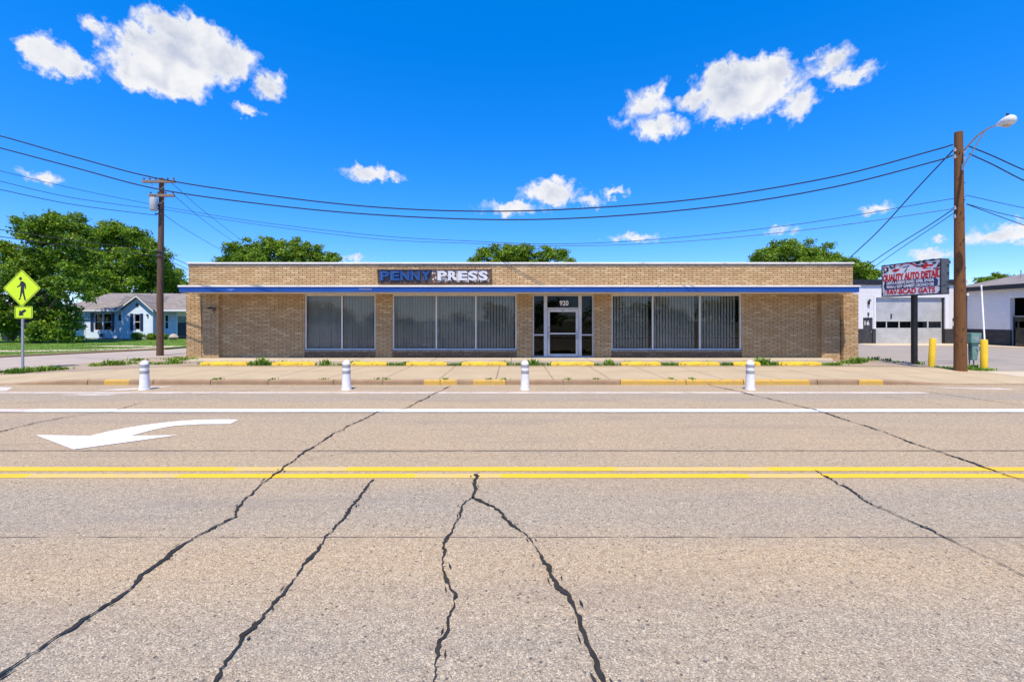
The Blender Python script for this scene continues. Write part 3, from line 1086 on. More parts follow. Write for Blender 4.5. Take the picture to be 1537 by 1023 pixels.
for sx, xx in ((1, a + 0.05), (-1, b - 0.05)):
    h = MB()
    zz = wz(503)
    h.tube([(xx, yd0, zz - 0.14), (xx, yd0 - 0.06, zz - 0.12), (xx, yd0 - 0.06, zz + 0.12), (xx, yd0, zz + 0.14)], 0.013, 8)
    h.box(xx - 0.03, xx + 0.03, yd0 - 0.012, yd0 + 0.001, zz - 0.17, zz + 0.17)
    h.build('handle', GALV, door)
lk = MB()
lk.tube([(a + 0.05, yd0 - 0.015, wz(491)), (a + 0.05, yd0 + 0.002, wz(491))], 0.022, 10)
lk.tube([(m2[0] + 0.06, ya - 0.012, wz(492)), (m2[0] + 0.06, ya + 0.002, wz(492))], 0.018, 10)
lk.box((a + b) / 2 - 0.06, (a + b) / 2 + 0.06, yd0 - 0.006, yd0 + 0.003, z1 - 0.07, z1 - 0.05)
split_build(lk, 'lock', BLACK, door)

# lamp on the left pier
wl = empty('wall_lamp', (wx(325), 18.87, wz(466)), 'small dark twin floodlight fixed to the left end of the brick front', 'lamp')
b = MB()
c = (wx(325), 18.87, wz(464))
b.box(c[0] - 0.05, c[0] + 0.05, c[1] - 0.045, c[1] - 0.001, c[2] - 0.06, c[2] + 0.06)
b.tube([(c[0], c[1] - 0.03, c[2] - 0.06), (c[0], c[1] - 0.03, c[2] - 0.16)], 0.012, 6)
split_build(b, 'bracket', BLACK, wl)
for s in (-1, 1):
    b = MB()
    b.tube([(c[0] + s * 0.02, c[1] - 0.05, c[2] + 0.03), (c[0] + s * 0.07, c[1] - 0.09, c[2] + 0.06), (c[0] + s * 0.13, c[1] - 0.2, c[2] + 0.04)],
           [0.015, 0.03, 0.055], 10)
    b.build('lamp_head', DARKG, wl)

# shop sign above the canopy
sign = empty('shop_sign', (wx(652, 18.85), 18.85, 3.2), 'old wall sign with blue PENNY and peeling white PRESS letters above the canopy', 'sign')
ys0, ys1 = 18.84, 18.998
sx0, sx1 = wx(566.5, 18.85), wx(738, 18.85)
sxm = wx(648.5, 18.85)
z0, z1 = wz(425, 18.85), wz(404.5, 18.85)
MB().box(sx0 + 0.03, sxm, ys0, ys1, z0 + 0.04, z1 - 0.03).build('dark_panel', SIGNBD, sign)
MB().box(sxm + 0.002, sx1 - 0.03, ys0, ys1, z0 + 0.04, z1 - 0.03).build('white_panel', SIGNPE, sign)
b = MB()
b.box(sx0 - 0.02, sx1, ys0 - 0.03, ys1, z1 - 0.028, z1 + 0.012)
b.box(sx0 + 0.02, sx1, ys0 - 0.03, ys1, z0 - 0.005, z0 + 0.038)
b.prism([(sx0 - 0.02, z1 - 0.029), (sx0 + 0.03, z0 + 0.039), (sx0 + 0.07, z0 + 0.039), (sx0 + 0.03, z1 - 0.029)], 'y', ys0 - 0.028, ys1 - 0.002)
b.box(sx1 - 0.10, sx1 - 0.002, ys0 - 0.028, ys1 - 0.002, z0 + 0.039, z1 - 0.029)
b.build('frame', SIGNBR, sign)
zc = (z0 + z1) / 2 + 0.005


def letters(word, xa, xb, mat, size):
    n = len(word)
    wd = (xb - xa) / n
    for i, ch in enumerate(word):
        t = MB()
        cx = xa + wd * (i + 0.5)
        t.text(ch, size, Matrix.Translation((cx, ys0 - 0.05, zc)) @ RX, 0.045, 0.022, width=wd * 0.90)
        t.build('letter', mat, sign)


letters('PENNY', sx0 + 0.09, sxm - 0.03, SIGNBL, 0.50)
letters('PRESS', sxm + 0.20, sx1 - 0.14, SIGNLW, 0.50)
# ragged dark flake at the panel join
b = MB()
b.prism([(sxm + 0.03, zc + 0.14), (sxm + 0.12, zc + 0.05), (sxm + 0.08, zc), (sxm + 0.2, zc - 0.2), (sxm + 0.13, zc - 0.2), (sxm + 0.03, zc - 0.02), (sxm + 0.07, zc + 0.04)],
        'y', ys0 - 0.008, ys0 - 0.001)
b.build('peeled_patch', SIGNBR, sign)
b = MB()
for i in range(5):
    wd = (sxm - 0.03 - sx0 - 0.09) / 5
    cx = sx0 + 0.09 + wd * (i + 0.5)
    b.tube([(cx - 0.10, ys0 - 0.11, zc - 0.16), (cx - 0.10, ys0 - 0.11, zc + 0.15), (cx + (0.1 if i != 0 else 0.06), ys0 - 0.11, zc + (0.15 if i < 2 else -0.14))], 0.008, 5)
split_build(b, 'neon_tube', NEON, sign)

# ================================================================== WHEEL STOPS
STOPS = [(302, 373), (410, 474), (527, 581), (610, 671), (693, 760), (827, 891), (932, 991), (1018, 1079), (1100, 1140), (1167.5, 1231)]
PLACE = ['leftmost yellow wheel stop at the left end of the brick storefront, with tan bare end',
         'yellow wheel stop below the blank brick wall, left of the first window',
         'short yellow wheel stop in front of the narrowest window',
         'yellow wheel stop before the pier and left pane of the middle window',
         'long yellow wheel stop under the middle window, left of a white post',
         'yellow wheel stop directly in front of the entrance door',
         'yellow wheel stop before the left pane of the right window',
         'yellow wheel stop before the middle and right panes of the right window',
         'shortest yellow wheel stop, standing behind the rightmost white post',
         'rightmost yellow wheel stop below the blank brick wall at the right end']
for i, (pa, pb) in enumerate(STOPS):
    Yw = 15.98
    xa, xb = (pa - 768.5) / F * Yw, (pb - 768.5) / F * Yw
    L = xb - xa
    rr = random.Random(i + 50)
    b = MB()
    prof = [(-0.09, 0.0), (-0.085, 0.055), (-0.055, 0.125), (0.055, 0.13), (0.085, 0.055), (0.09, 0.0)]
    ns = 14
    vs, fs = [], []
    for k in range(ns + 1):
        t = k / ns
        x = -L / 2 + L * t
        e = 0.75 if k in (0, ns) else 1.0
        for (y, z) in prof:
            vs.append((x + rr.uniform(-0.01, 0.01), y * (0.92 if k in (0, ns) else 1) + rr.uniform(-0.006, 0.006), z * e + (rr.uniform(-0.012, 0.008) if z > 0.06 else 0)))
    for k in range(ns):
        for j in range(5):
            q = k * 6 + j
            fs.append((q, q + 1, q + 7, q + 6))
    fs.append(tuple(range(5, -1, -1)))
    fs.append(tuple(ns * 6 + j for j in range(6)))
    b.add(vs, fs)
    fs2 = b.f
    o = b.build('wheel_stop', YELW, at=((xa + xb) / 2, Yw, 0.13), local=True)
    import bmesh
    bm = bmesh.new()
    bm.from_mesh(o.data)
    bmesh.ops.recalc_face_normals(bm, faces=bm.faces)
    bm.to_mesh(o.data)
    bm.free()
    tag(o, PLACE[i], 'wheel stop', 'yellow wheel stops in front of the storefront')


# ================================================================== DELINEATOR POSTS
def lathe(b, prof, n=16, m=0, c=(0, 0, 0)):
    vs, fs = [], []
    for r, z in prof:
        for j in range(n):
            t = 2 * math.pi * j / n
            vs.append((c[0] + r * math.cos(t), c[1] + r * math.sin(t), c[2] + z))
    for i in range(len(prof) - 1):
        for j in range(n):
            fs.append((i * n + j, i * n + (j + 1) % n, (i + 1) * n + (j + 1) % n, (i + 1) * n + j))
    fs.append(tuple(range(n - 1, -1, -1)))
    fs.append(tuple((len(prof) - 1) * n + j for j in range(n)))
    return b.add(vs, fs, m)


def make_post(loc):
    t = empty('delineator_post', loc, 'x', 'post')
    b = MB()
    lathe(b, [(0.116, 0.04), (0.108, 0.09), (0.101, 0.30), (0.096, 0.40), (0.096, 0.62), (0.092, 0.66), (0.07, 0.705), (0.035, 0.73), (0.01, 0.737)])
    b.build('tube', PLASTIC, t, local=True, smooth=True)
    b = MB()
    lathe(b, [(0.124, 0.0), (0.124, 0.014), (0.12, 0.022), (0.1165, 0.042)])
    b.build('base', PLASTIC, t, local=True, smooth=True)
    for z in (0.405, 0.555):
        b = MB()
        lathe(b, [(0.0975, z), (0.0985, z + 0.003), (0.0985, z + 0.078), (0.0965, z + 0.08)])
        b.build('reflective_band', REFL, t, local=True, smooth=True)
    return t


DL = [(217, 'leftmost white post, dingy with peeling grey bands, at the left end of the kerb'),
      (520, 'white lane post in front of the narrowest storefront window'),
      (788, 'white lane post just left of the entrance door'),
      (1126, 'rightmost white post, clean with two crisp grey bands')]
post0 = None
for px, lab in DL:
    x, y = G(px, 584.6)
    if post0 is None:
        o = post0 = make_post((x, y, 0.0))
    else:
        o = copy_tree(post0)
        o.location = (x, y, 0.0)
        o.rotation_euler.z = random.uniform(0, 6)
    tag(o, lab, 'post', 'white delineator posts along the bike lane')


# ================================================================== CROSSWALK SIGN
cs = empty('crosswalk_sign', (-16.75, 15.35, 0.06), 'fluorescent yellow green pedestrian crossing sign on a steel post at left', 'sign')
YS = 15.35
b = MB()
xp = -16.72
b.box(xp - 0.035, xp + 0.035, YS, YS + 0.008, 0.02, wz(412, YS))
b.box(xp - 0.035, xp - 0.027, YS + 0.008, YS + 0.035, 0.02, wz(412, YS))
b.box(xp + 0.027, xp + 0.035, YS + 0.008, YS + 0.035, 0.02, wz(412, YS))
b.build('post', GALV, cs)


def rounded(cx, cz, hw, hh, r, n=4, diamond=False):
    pts = []
    for sx, sz, a0 in ((1, 1, 0), (-1, 1, 90), (-1, -1, 180), (1, -1, 270)):
        for k in range(n + 1):
            a = R(a0 + 90 * k / n)
            pts.append((sx * (hw - r) + r * math.cos(a), sz * (hh - r) + r * math.sin(a)))
    if diamond:
        c = math.cos(R(45))
        pts = [((x - z) * c, (x + z) * c) for x, z in pts]
    return [(cx + x, cz + z) for x, z in pts]


def signplate(cx, cz, hw, hh, diamond, name):
    pl = MB()
    pl.prism(rounded(cx, cz, hw, hh, 0.05, 4, diamond), 'y', YS - 0.012, YS - 0.002)
    o = pl.build(name, FLUO, cs)
    bd = MB()
    out = rounded(cx, cz, hw - 0.018, hh - 0.018, 0.04, 4, diamond)
    inn = rounded(cx, cz, hw - 0.036, hh - 0.036, 0.03, 4, diamond)
    n = len(out)
    vs = [(x, YS - 0.0135, z) for x, z in out] + [(x, YS - 0.0135, z) for x, z in inn]
    bd.add(vs, [(i, (i + 1) % n, n + (i + 1) % n, n + i) for i in range(n)])
    bd.build('border', BLACK, o)
    return o


cz = wz(432.5, YS)
dia = signplate(xp, cz, 0.455, 0.455, True, 'diamond_panel')
# walking figure: head, trunk with arms, striding legs
s = 1.0 / 5.38 * YS / F  # crop pixels -> metres


def fp(x, y):
    return (xp + (x - 181) * s, wz(390 + y / 5.38, YS))


b = MB()
hx, hz = fp(171, 151)
b.prism([(hx + 0.052 * math.cos(t * 0.5236), hz + 0.055 * math.sin(t * 0.5236)) for t in range(12)], 'y', YS - 0.0145, YS - 0.0125)
body = [(172, 172), (190, 172), (205, 184), (214, 196), (216, 232), (207, 236), (203, 206), (200, 240), (204, 275), (214, 318), (218, 326), (204, 327), (196, 300), (186, 262),
        (180, 285), (168, 320), (154, 322), (156, 314), (164, 306), (168, 275), (172, 240), (175, 205), (166, 216), (142, 222), (141, 214), (158, 207), (168, 190)]
b.prism([fp(x, y) for x, y in body], 'y', YS - 0.0145, YS - 0.0125)
b.build('walking_symbol', BLACK, dia)
cz2 = wz(468.7, YS)
plq = signplate(xp + 0.06, cz2, 0.305, 0.205, False, 'arrow_panel')
b = MB()
arr = [(157, 450), (163, 402), (174, 414), (202, 398), (217, 404), (214, 416), (190, 432), (198, 448)]
b.prism([fp(x, y) for x, y in arr], 'y', YS - 0.0145, YS - 0.0125)
b.build('arrow_symbol', BLACK, plq)


# ================================================================== UTILITY POLES
# right pole
rp = empty('utility_pole', (14.52, 14.57, 0.08), 'thick orange brown wooden utility pole at right between yellow bollards', 'utility pole')
b = MB()
zs = [0.0, 0.3, 1.5, 3.0, 4.5, 6.0, 7.2, 7.80]
b.tube([(14.53 - 0.008 * z, 14.57, z + 0.02) for z in zs], [0.168, 0.163, 0.154, 0.142, 0.130, 0.119, 0.111, 0.108], 16)
b.build('pole', POLEW, rp, smooth=True)
b = MB()
for z, s2 in ((7.22, 1), (7.0, 1), (5.35, 1), (5.08, 1)):
    b.tube([(14.28, 14.50, z), (14.67, 14.62, z)], 0.018, 6)
    for xx in (14.27, 14.68):
        b.tube([(xx, 14.5 if xx < 14.5 else 14.62, z - 0.06), (xx, 14.5 if xx < 14.5 else 14.62, z + 0.06)], [0.045, 0.03], 8)
split_build(b, 'insulator', GALV, rp)
b = MB()
b.box(14.56, 14.64, 14.385, 14.41, 2.9, 3.02)
b.box(14.56, 14.62, 14.385, 14.41, 2.52, 2.6)
split_build(b, 'tag_plate', WHITE, rp)
b = MB()
for k in range(14):
    rr = random.Random(k)
    a = rr.uniform(-2.6, -0.5)
    z = rr.uniform(0.4, 7.4)
    r0 = 0.182 - 0.0085 * z
    b.tube([(14.53 - 0.008 * z + math.cos(a) * r0, 14.57 + math.sin(a) * r0, z), (14.53 - 0.008 * z + math.cos(a) * (r0 + 0.02), 14.57 + math.sin(a) * (r0 + 0.02), z)], 0.018, 5)
split_build(b, 'peg', BLACK, rp)
# street lamp on it
sl = empty('street_lamp', (14.55, 14.45, 7.2), 'grey cobra head street lamp on a curved arm atop the right wooden pole', 'street lamp')
head_tip = P(1525, 177, 12.6)
neck = P(1497, 187.5, 13.0)
at1 = P(1447, 226, 14.42)
b = MB()
N = 12
arm = []
for k in range(N + 1):
    t = k / N
    p = Vector(at1).lerp(Vector(neck), t)
    p.z += 0.14 * math.sin(t * math.pi) ** 1.0
    arm.append(p)
b.tube(arm, 0.028, 8)
b.build('arm', GALV, sl, smooth=True)
b = MB()
b.tube([P(1446, 250, 14.42), arm[8]], 0.018, 6)
b.tube([P(1445, 246, 14.44), P(1445, 256, 14.44)], 0.04, 6)
split_build(b, 'brace', GALV, sl)
b = MB()
hd = [Vector(neck).lerp(Vector(head_tip), t) for t in (-0.05, 0.1, 0.3, 0.55, 0.8, 0.95, 1.0)]
b.tube(hd, [0.035, 0.07, 0.115, 0.145, 0.14, 0.09, 0.03], 14)
ho = b.build('lamp_head', LAMPW, sl, smooth=True)
b = MB()
d = (hd[4] - hd[2])
lens = [hd[2] + d * t + Vector((0, 0, -0.075)) for t in (0, 0.3, 0.7, 1.0)]
b.tube(lens, [0.05, 0.10, 0.105, 0.06], 12)
b.build('lens', LAMPL, ho, smooth=True)
b = MB()
pc = hd[3] + Vector((0, 0, 0.14))
b.tube([pc, pc + Vector((0, 0, 0.08))], 0.03, 8)
b.build('photocell', DARKG, ho)

# left pole
LPX, LPY = -17.14, 21.9
lp = empty('utility_pole', (LPX, LPY, 0.0), 'slim dark brown utility pole with two crossarms and a transformer, beside the house', 'utility pole')
b = MB()
b.tube([(LPX, LPY, -0.02), (LPX, LPY, 3), (LPX + 0.05, LPY, 6), (LPX + 0.08, LPY, 8.62)], [0.155, 0.14, 0.12, 0.105], 14)
b.build('pole', POLED, lp, smooth=True)
for py, xa, xb, kk in ((272.5, 214, 263, 6), (293.5, 224, 262, 4)):
    z = wz(py, LPY - 0.16)
    xA, xB = wx(xa, LPY - 0.16), wx(xb, LPY - 0.16)
    b = MB()
    b.box(xA, xB, LPY - 0.22, LPY - 0.11, z - 0.06, z + 0.06)
    ca = b.build('crossarm', ARMW, lp, bevel=0.008)
    b = MB()
    xc = LPX + 0.07
    for s in (-1, 1):
        b.tube([(xc + s * 0.42, LPY - 0.17, z - 0.055), (xc, LPY - 0.12, z - 0.42)], 0.014, 5)
    split_build(b, 'brace', GALV, ca)
    for k in range(kk):
        xx = xA + 0.07 + (xB - xA - 0.14) * k / (kk - 1)
        b = MB()
        lathe(b, [(0.014, 0.055), (0.014, 0.10), (0.05, 0.11), (0.028, 0.14), (0.045, 0.15), (0.02, 0.19)], 8, 0, (xx, LPY - 0.165, z))
        split_build(b, 'insulator', INSUL, ca)
b = MB()
tx = wx(231, LPY - 0.3)
lathe(b, [(0.15, wz(316, 21.6)), (0.165, wz(315, 21.6)), (0.165, wz(298, 21.6)), (0.14, wz(296.5, 21.6))], 14, 0, (tx, LPY - 0.32, 0))
tf = b.build('transformer', TRANSF, lp, smooth=True)
b = MB()
for s in (-0.06, 0.07):
    lathe(b, [(0.03, wz(296.5, 21.6)), (0.02, wz(295, 21.6)), (0.03, wz(294, 21.6)), (0.012, wz(292, 21.6))], 8, 0, (tx + s, LPY - 0.32, 0))
b.box(tx + 0.1, LPX - 0.05, LPY - 0.30, LPY - 0.1, wz(307, 21.6), wz(305, 21.6))
split_build(b, 'bushing', INSUL, tf)
b = MB()
for py in (311, 314, 322, 377, 384):
    z = wz(py, LPY)
    b.box(LPX - 0.13, LPX + 0.22, LPY - 0.17, LPY - 0.12, z - 0.03, z + 0.03)
split_build(b, 'bracket', DARKG, lp)


# ================================================================== CABLES
def catmull(pts, per=14):
    pts = [Vector(p) for p in pts]
    out = []
    n = len(pts)
    for i in range(n - 1):
        p0 = pts[i - 1] if i else pts[0] * 2 - pts[1]
        p1, p2 = pts[i], pts[i + 1]
        p3 = pts[i + 2] if i + 2 < n else pts[-1] * 2 - pts[-2]
        for k in range(per):
            t = k / per
            out.append(0.5 * ((2 * p1) + (-p0 + p2) * t + (2 * p0 - 5 * p1 + 4 * p2 - p3) * t * t + (-p0 + 3 * p1 - 3 * p2 + p3) * t ** 3))
    out.append(pts[-1])
    return out


def cable(pts, r, label, group='overhead cables'):
    b = MB()
    b.tube(catmull(pts), r, 6)
    o = b.build('overhead_cable', CABLE, at=tuple(pts[0]), smooth=True)
    tag(o, label, 'cable', group)
    return o


def span(a, b, pix, ya, yb):
    """points along one span: pixels with depth running evenly from ya to yb between the end columns a and b"""
    return [P(px, py, ya + (yb - ya) * (px - a) / (b - a)) for px, py in pix]


cable([P(-60, 192, 16.6)] + span(0, 238, [(0, 204), (110, 235)], 16.5, 16.3) + span(238, 1430, [(238, 268), (400, 293), (560, 310.5), (720, 317), (880, 312.5), (1060, 297), (1250, 265.5), (1400, 226), (1430, 217)], 16.3, 14.5),
      0.022, 'upper of two thick black cables sweeping the whole width below the clouds')
cable([P(-60, 207, 16.6)] + span(0, 238, [(0, 222), (110, 251)], 16.5, 16.2) + span(238, 1430, [(238, 284), (400, 307), (560, 322), (740, 329.5), (900, 325.5), (1080, 309), (1250, 281), (1400, 243), (1430, 233)], 16.2, 14.5),
      0.022, 'lower of two thick black cables sweeping the whole width below the clouds')
cable([P(-40, 246, 16.5)] + span(0, 238, [(0, 256.5), (120, 285), (234, 308)], 17.0, 21.8) + span(238, 1430, [(250, 311), (380, 332), (560, 353), (700, 361.5), (840, 366), (1000, 358), (1200, 336), (1400, 303), (1432, 298)], 21.8, 14.5),
      0.010, 'thin black cable reaching the top of the lower attachments on the right pole')
cable([P(-40, 263, 16.5)] + span(0, 238, [(0, 272), (110, 297), (234, 314)], 17.0, 21.8) + span(238, 1430, [(250, 315), (380, 336), (560, 358), (700, 365), (840, 369), (1000, 364), (1200, 346), (1400, 318), (1432, 312)], 21.8, 14.5),
      0.011, 'slack black cable just under the thin one, lowest across the storefront roof')
cable([P(-40, 277, 16.5)] + span(0, 238, [(0, 284.5), (110, 307), (236, 323.5)], 17.0, 21.8), 0.013, 'thin cable left of the slim pole, lowest of those near its transformer')
cable([P(-40, 339, 18.0)] + span(0, 240, [(0, 344.5), (120, 362), (238, 378)], 18.5, 21.9) + [P(262, 388, 25), P(300, 405, 30)], 0.016, 'upper of two low cables crossing the leaves of the big left trees')
cable([P(-40, 348, 18.0)] + span(0, 240, [(0, 355), (120, 371), (238, 385)], 18.5, 21.9) + [P(262, 395, 25), P(300, 413, 30)], 0.016, 'lower of two low cables crossing the leaves of the big left trees')
cable([P(258, 275, 21.8), P(310, 320, 30), P(375, 370, 42)], 0.013, 'thin service wire falling right from the top crossarm to the tree tops')
cable([P(262, 294, 21.8), P(310, 334, 28), P(356, 366, 38)], 0.012, 'thin service wire falling right from the second crossarm')
cable([P(246, 322, 21.9), P(280, 345, 28), P(340, 380, 40)], 0.014, 'service wire falling right from below the transformer')
cable([P(1432, 224, 14.5), P(1380, 279, 15.6), P(1320, 345, 17.6), P(1272, 390, 19.4)], 0.02, 'thick service drop slanting from the right pole top to the storefront roof corner')
cable([P(1432, 313, 14.5), P(1395, 338, 15.6), P(1345, 369, 17.4), P(1296, 402, 19.6)], 0.016, 'upper strand of the slanting pair left of the right pole, above the white garage')
cable([P(1434, 318, 14.5), P(1412, 333, 15.2), P(1350, 374, 17.4), P(1310, 402, 19.6)], 0.012, 'lower strand of the slanting pair left of the right pole, above the white garage')
cable([P(1453, 219, 14.6), P(1490, 234, 15.0), P(1537, 255, 15.6), P(1600, 278, 16.4)], 0.02, 'upper thick cable leaving the right pole toward the right edge')
cable([P(1455, 231, 14.6), P(1490, 247, 15.0), P(1537, 271, 15.6), P(1600, 298, 16.4)], 0.02, 'lower thick cable leaving the right pole toward the right edge')
cable([P(1451, 293, 14.6), P(1490, 302, 15.0), P(1537, 312, 15.6), P(1600, 324, 16.4)], 0.011, 'thinnest wire running right from mid height of the right pole')
cable([P(1451, 306, 14.6), P(1490, 317, 15.0), P(1537, 328, 15.6), P(1600, 342, 16.4)], 0.013, 'wire running right from mid height of the right pole, middle of three')
cable([P(1451, 306.5, 14.6), P(1490, 321, 15.0), P(1537, 338, 15.6), P(1600, 360, 16.4)], 0.013, 'wire running right from mid height of the right pole, lowest of three')
b = MB()
b.tube([P(1473, 428, 16.5), P(1475.5, 470, 16.0), P(1478, 512, 15.6)], 0.022, 6)
b.tube([P(1478, 512, 15.6), P(1479, 550, 15.3)], 0.022, 6)
tag(b.build('guy_wire_guard', WHITE, at=P(1479, 550, 15.3)), 'thin white leaning tube rising behind the right yellow bollard', 'guy guard')

# ================================================================== BOLLARDS AND PEDESTAL


def bollard(px, py, h, lab):
    z = 0.06
    x, y = G(px, py, z)
    t = empty('bollard', (x, y, z), lab, 'bollard', 'yellow bollards by the right utility pole')
    b = MB()
    lathe(b, [(0.094, -0.03), (0.094, h - 0.03), (0.08, h - 0.008), (0.05, h)], 18)
    b.build('pipe', YELB, t, local=True, smooth=True)
    b = MB()
    lathe(b, [(0.14, -0.02), (0.13, 0.012), (0.0945, 0.014)], 14)
    b.build('footing', DIRT, t, local=True)
    return t


b1 = bollard(1398, 550, 1.02, 'yellow bollard between the black sign pole and the wooden pole')
b1.rotation_euler.y = R(3)
bollard(1477, 555.5, 1.03, 'yellow bollard right of the wooden pole and green pedestal')

px0, py0 = G(1461, 551, 0.06)
pd = empty('utility_pedestal', (px0, py0, 0.06), 'dull green utility cabinet on a narrow stem beside the wooden pole', 'utility box')
Yp = py0


def px_(p):
    return wx(p, Yp)


b = MB()
b.box(px_(1452), px_(1468), Yp - 0.14, Yp + 0.14, wz(514.5, Yp), wz(499.5, Yp))
box = b.build('cabinet', TEAL, pd, bevel=0.015)
b = MB()
b.box(px_(1457.5), px_(1463), Yp - 0.145, Yp - 0.139, wz(511, Yp), wz(504, Yp))
b.build('label_plate', GALV, box)
b = MB()
b.prism([(px_(1456), wz(517, Yp)), (px_(1456.5), wz(540, Yp)), (px_(1463.5), wz(540, Yp)), (px_(1466), wz(520, Yp)), (px_(1465), wz(514.6, Yp)), (px_(1456), wz(514.6, Yp))],
        'y', Yp - 0.08, Yp + 0.08)
b.build('stem', TEAL, pd, bevel=0.01)
b = MB()
b.tube([(px_(1455), Yp, 0.0), (px_(1455), Yp, wz(514.6, Yp))], 0.02, 8)
b.tube([(px_(1461.5), Yp, 0.0), (px_(1461.5), Yp, wz(539, Yp))], 0.016, 8)
split_build(b, 'conduit', DARKG, pd)
b = MB()
b.tube([(px_(1465), Yp - 0.11, wz(523, Yp)), (px_(1465), Yp - 0.06, wz(523, Yp))], 0.075, 12)
b.build('meter', GALV, pd)

# ================================================================== PYLON SIGN
pA, pB = Vector((14.93, 18.15, 0)), Vector((15.26, 15.98, 0))
ux = (pB - pA).normalized()
W = (pB - pA).length
nx = Vector((ux.y, -ux.x, 0))   # facing left and to the road
if nx.x > 0:
    nx = -nx
ZB, ZU = 2.66, 3.93
H = ZU - ZB
ps = empty('pylon_sign', ((pA.x + pB.x) / 2 + 0.14, (pA.y + pB.y) / 2, 0.05), 'red and white auto detail sign box on one black pole before the garage', 'sign')
back = -nx * 0.34
MF = Matrix(((ux.x, 0, nx.x, pA.x), (ux.y, 0, nx.y, pA.y), (0, 1, 0, ZB), (0, 0, 0, 1)))  # local: u, v(up), out
ROT = Matrix.Identity(4)


def boxM(u0, u1, v0, v1, d0, d1):
    b = MB()
    b.M = MF
    vs = [(u, v, d) for d in (d0, d1) for v in (v0, v1) for u in (u0, u1)]
    b.add(vs, [(0, 2, 3, 1), (4, 5, 7, 6), (0, 1, 5, 4), (2, 6, 7, 3), (0, 4, 6, 2), (1, 3, 7, 5)])
    return b


cab = boxM(0, W, 0, H, -0.34, 0.0)
cabo = cab.build('cabinet', SILVER, ps, bevel=0.01)
rim = MB()
for (u0, u1, v0, v1) in ((0, W, 0, 0.035), (0, W, H - 0.035, H), (0, 0.035, 0.036, H - 0.036), (W - 0.035, W, 0.036, H - 0.036)):
    q = boxM(u0, u1, v0, v1, 0.001, 0.022)
    rim.add(q.v, q.f)
rim.build('rim', BLACK, cabo)
boxM(0.036, W - 0.036, 0.036, H - 0.036, 0.002, 0.008).build('face', SIGNW, ps)
hk = MB()
for v in (0.18, 0.42, 0.72, 1.0):
    q = boxM(W + 0.001, W + 0.03, v, v + 0.05, -0.30, -0.25)
    hk.add(q.v, q.f)
split_build(hk, 'clip', BLACK, cabo)


def sgtext(body, u, v, size, width, mat, name, bold=0.006, d=0.012):
    b = MB()
    b.text(body, size, MF @ Matrix.Translation((u, v, d)), 0.002, bold, width=width)
    return b.build(name, mat, ps)


def sgpoly(pts, mat, name, d0=0.0085, d1=0.0105):
    b = MB()
    b.M = MF
    b.prism(pts, 'z', d0, d1)
    return b.build(name, mat, ps)


mid = W / 2
sgtext('QUALITY AUTO DETAIL', mid, 0.735 * 1.0, 0.34, W * 0.96, SIGNR, 'lettering', 0.019)
sgpoly([(0.08, 0.43), (0.14, 0.615), (W - 0.20, 0.615), (W - 0.10, 0.52), (W - 0.12, 0.30), (0.14, 0.275)], SIGNN, 'band')
sgtext('DEVULA SERVE DOVE : LIVEL SPADA', mid - 0.02, 0.525, 0.15, W * 0.80, SIGNW, 'lettering', 0.006, 0.0135)
sgtext('WASA / SOT GAMEST | SCANO OS', mid - 0.02, 0.375, 0.15, W * 0.80, SIGNW, 'lettering', 0.006, 0.0135)
sgtext('9AV-BCAD GATS', mid, 0.165, 0.27, W * 0.82, SIGNR, 'lettering', 0.010)
# sweeping drawing of a low car with flags
S1 = W / 1105.0
S2 = H / 620.0


def sp(x, y):
    return ((x - 160) * S1 + 0.02, H - (y - 150 - 30 * (1 - (x - 165) / 1105.0)) * S2)


sgpoly([sp(*p) for p in [(510, 215), (560, 180), (640, 160), (720, 170), (800, 215), (860, 240), (930, 240), (900, 262), (820, 262), (760, 225), (690, 195), (620, 190), (560, 210), (520, 235)]], SIGNR, 'drawing')
sgpoly([sp(*p) for p in [(360, 290), (420, 268), (520, 270), (500, 300), (440, 330), (380, 320)]], SIGNR, 'drawing')
sgpoly([sp(*p) for p in [(900, 262), (980, 232), (1110, 240), (1150, 225), (1110, 275), (1040, 270), (980, 290), (1100, 310), (960, 312)]], SIGNR, 'drawing')
for pts in ([(510, 238), (600, 262), (690, 245), (700, 218), (640, 240), (560, 245)], [(600, 335), (650, 270), (670, 262), (640, 320), (615, 345)],
            [(175, 245), (215, 215), (270, 225), (300, 260), (280, 310), (230, 330), (190, 290)], [(310, 195), (330, 190), (350, 240), (420, 215), (430, 235), (340, 270)],
            [(370, 175), (420, 172), (440, 205), (400, 215)], [(450, 175), (500, 172), (480, 200)], [(770, 165), (830, 160), (880, 215), (840, 225)],
            [(850, 160), (900, 150), (920, 175), (880, 190)], [(940, 150), (1010, 148), (1000, 175), (950, 185)], [(1040, 150), (1140, 145), (1170, 175), (1100, 185), (1060, 175)],
            [(1170, 275), (1220, 290), (1200, 310)], [(1190, 625), (1235, 615), (1240, 640)], [(1180, 750), (1255, 690), (1255, 740)], [(165, 720), (190, 730), (180, 755), (165, 750)]):
    sgpoly([sp(*p) for p in pts], BLACK, 'drawing', 0.0108, 0.0122)
rs = random.Random(77)
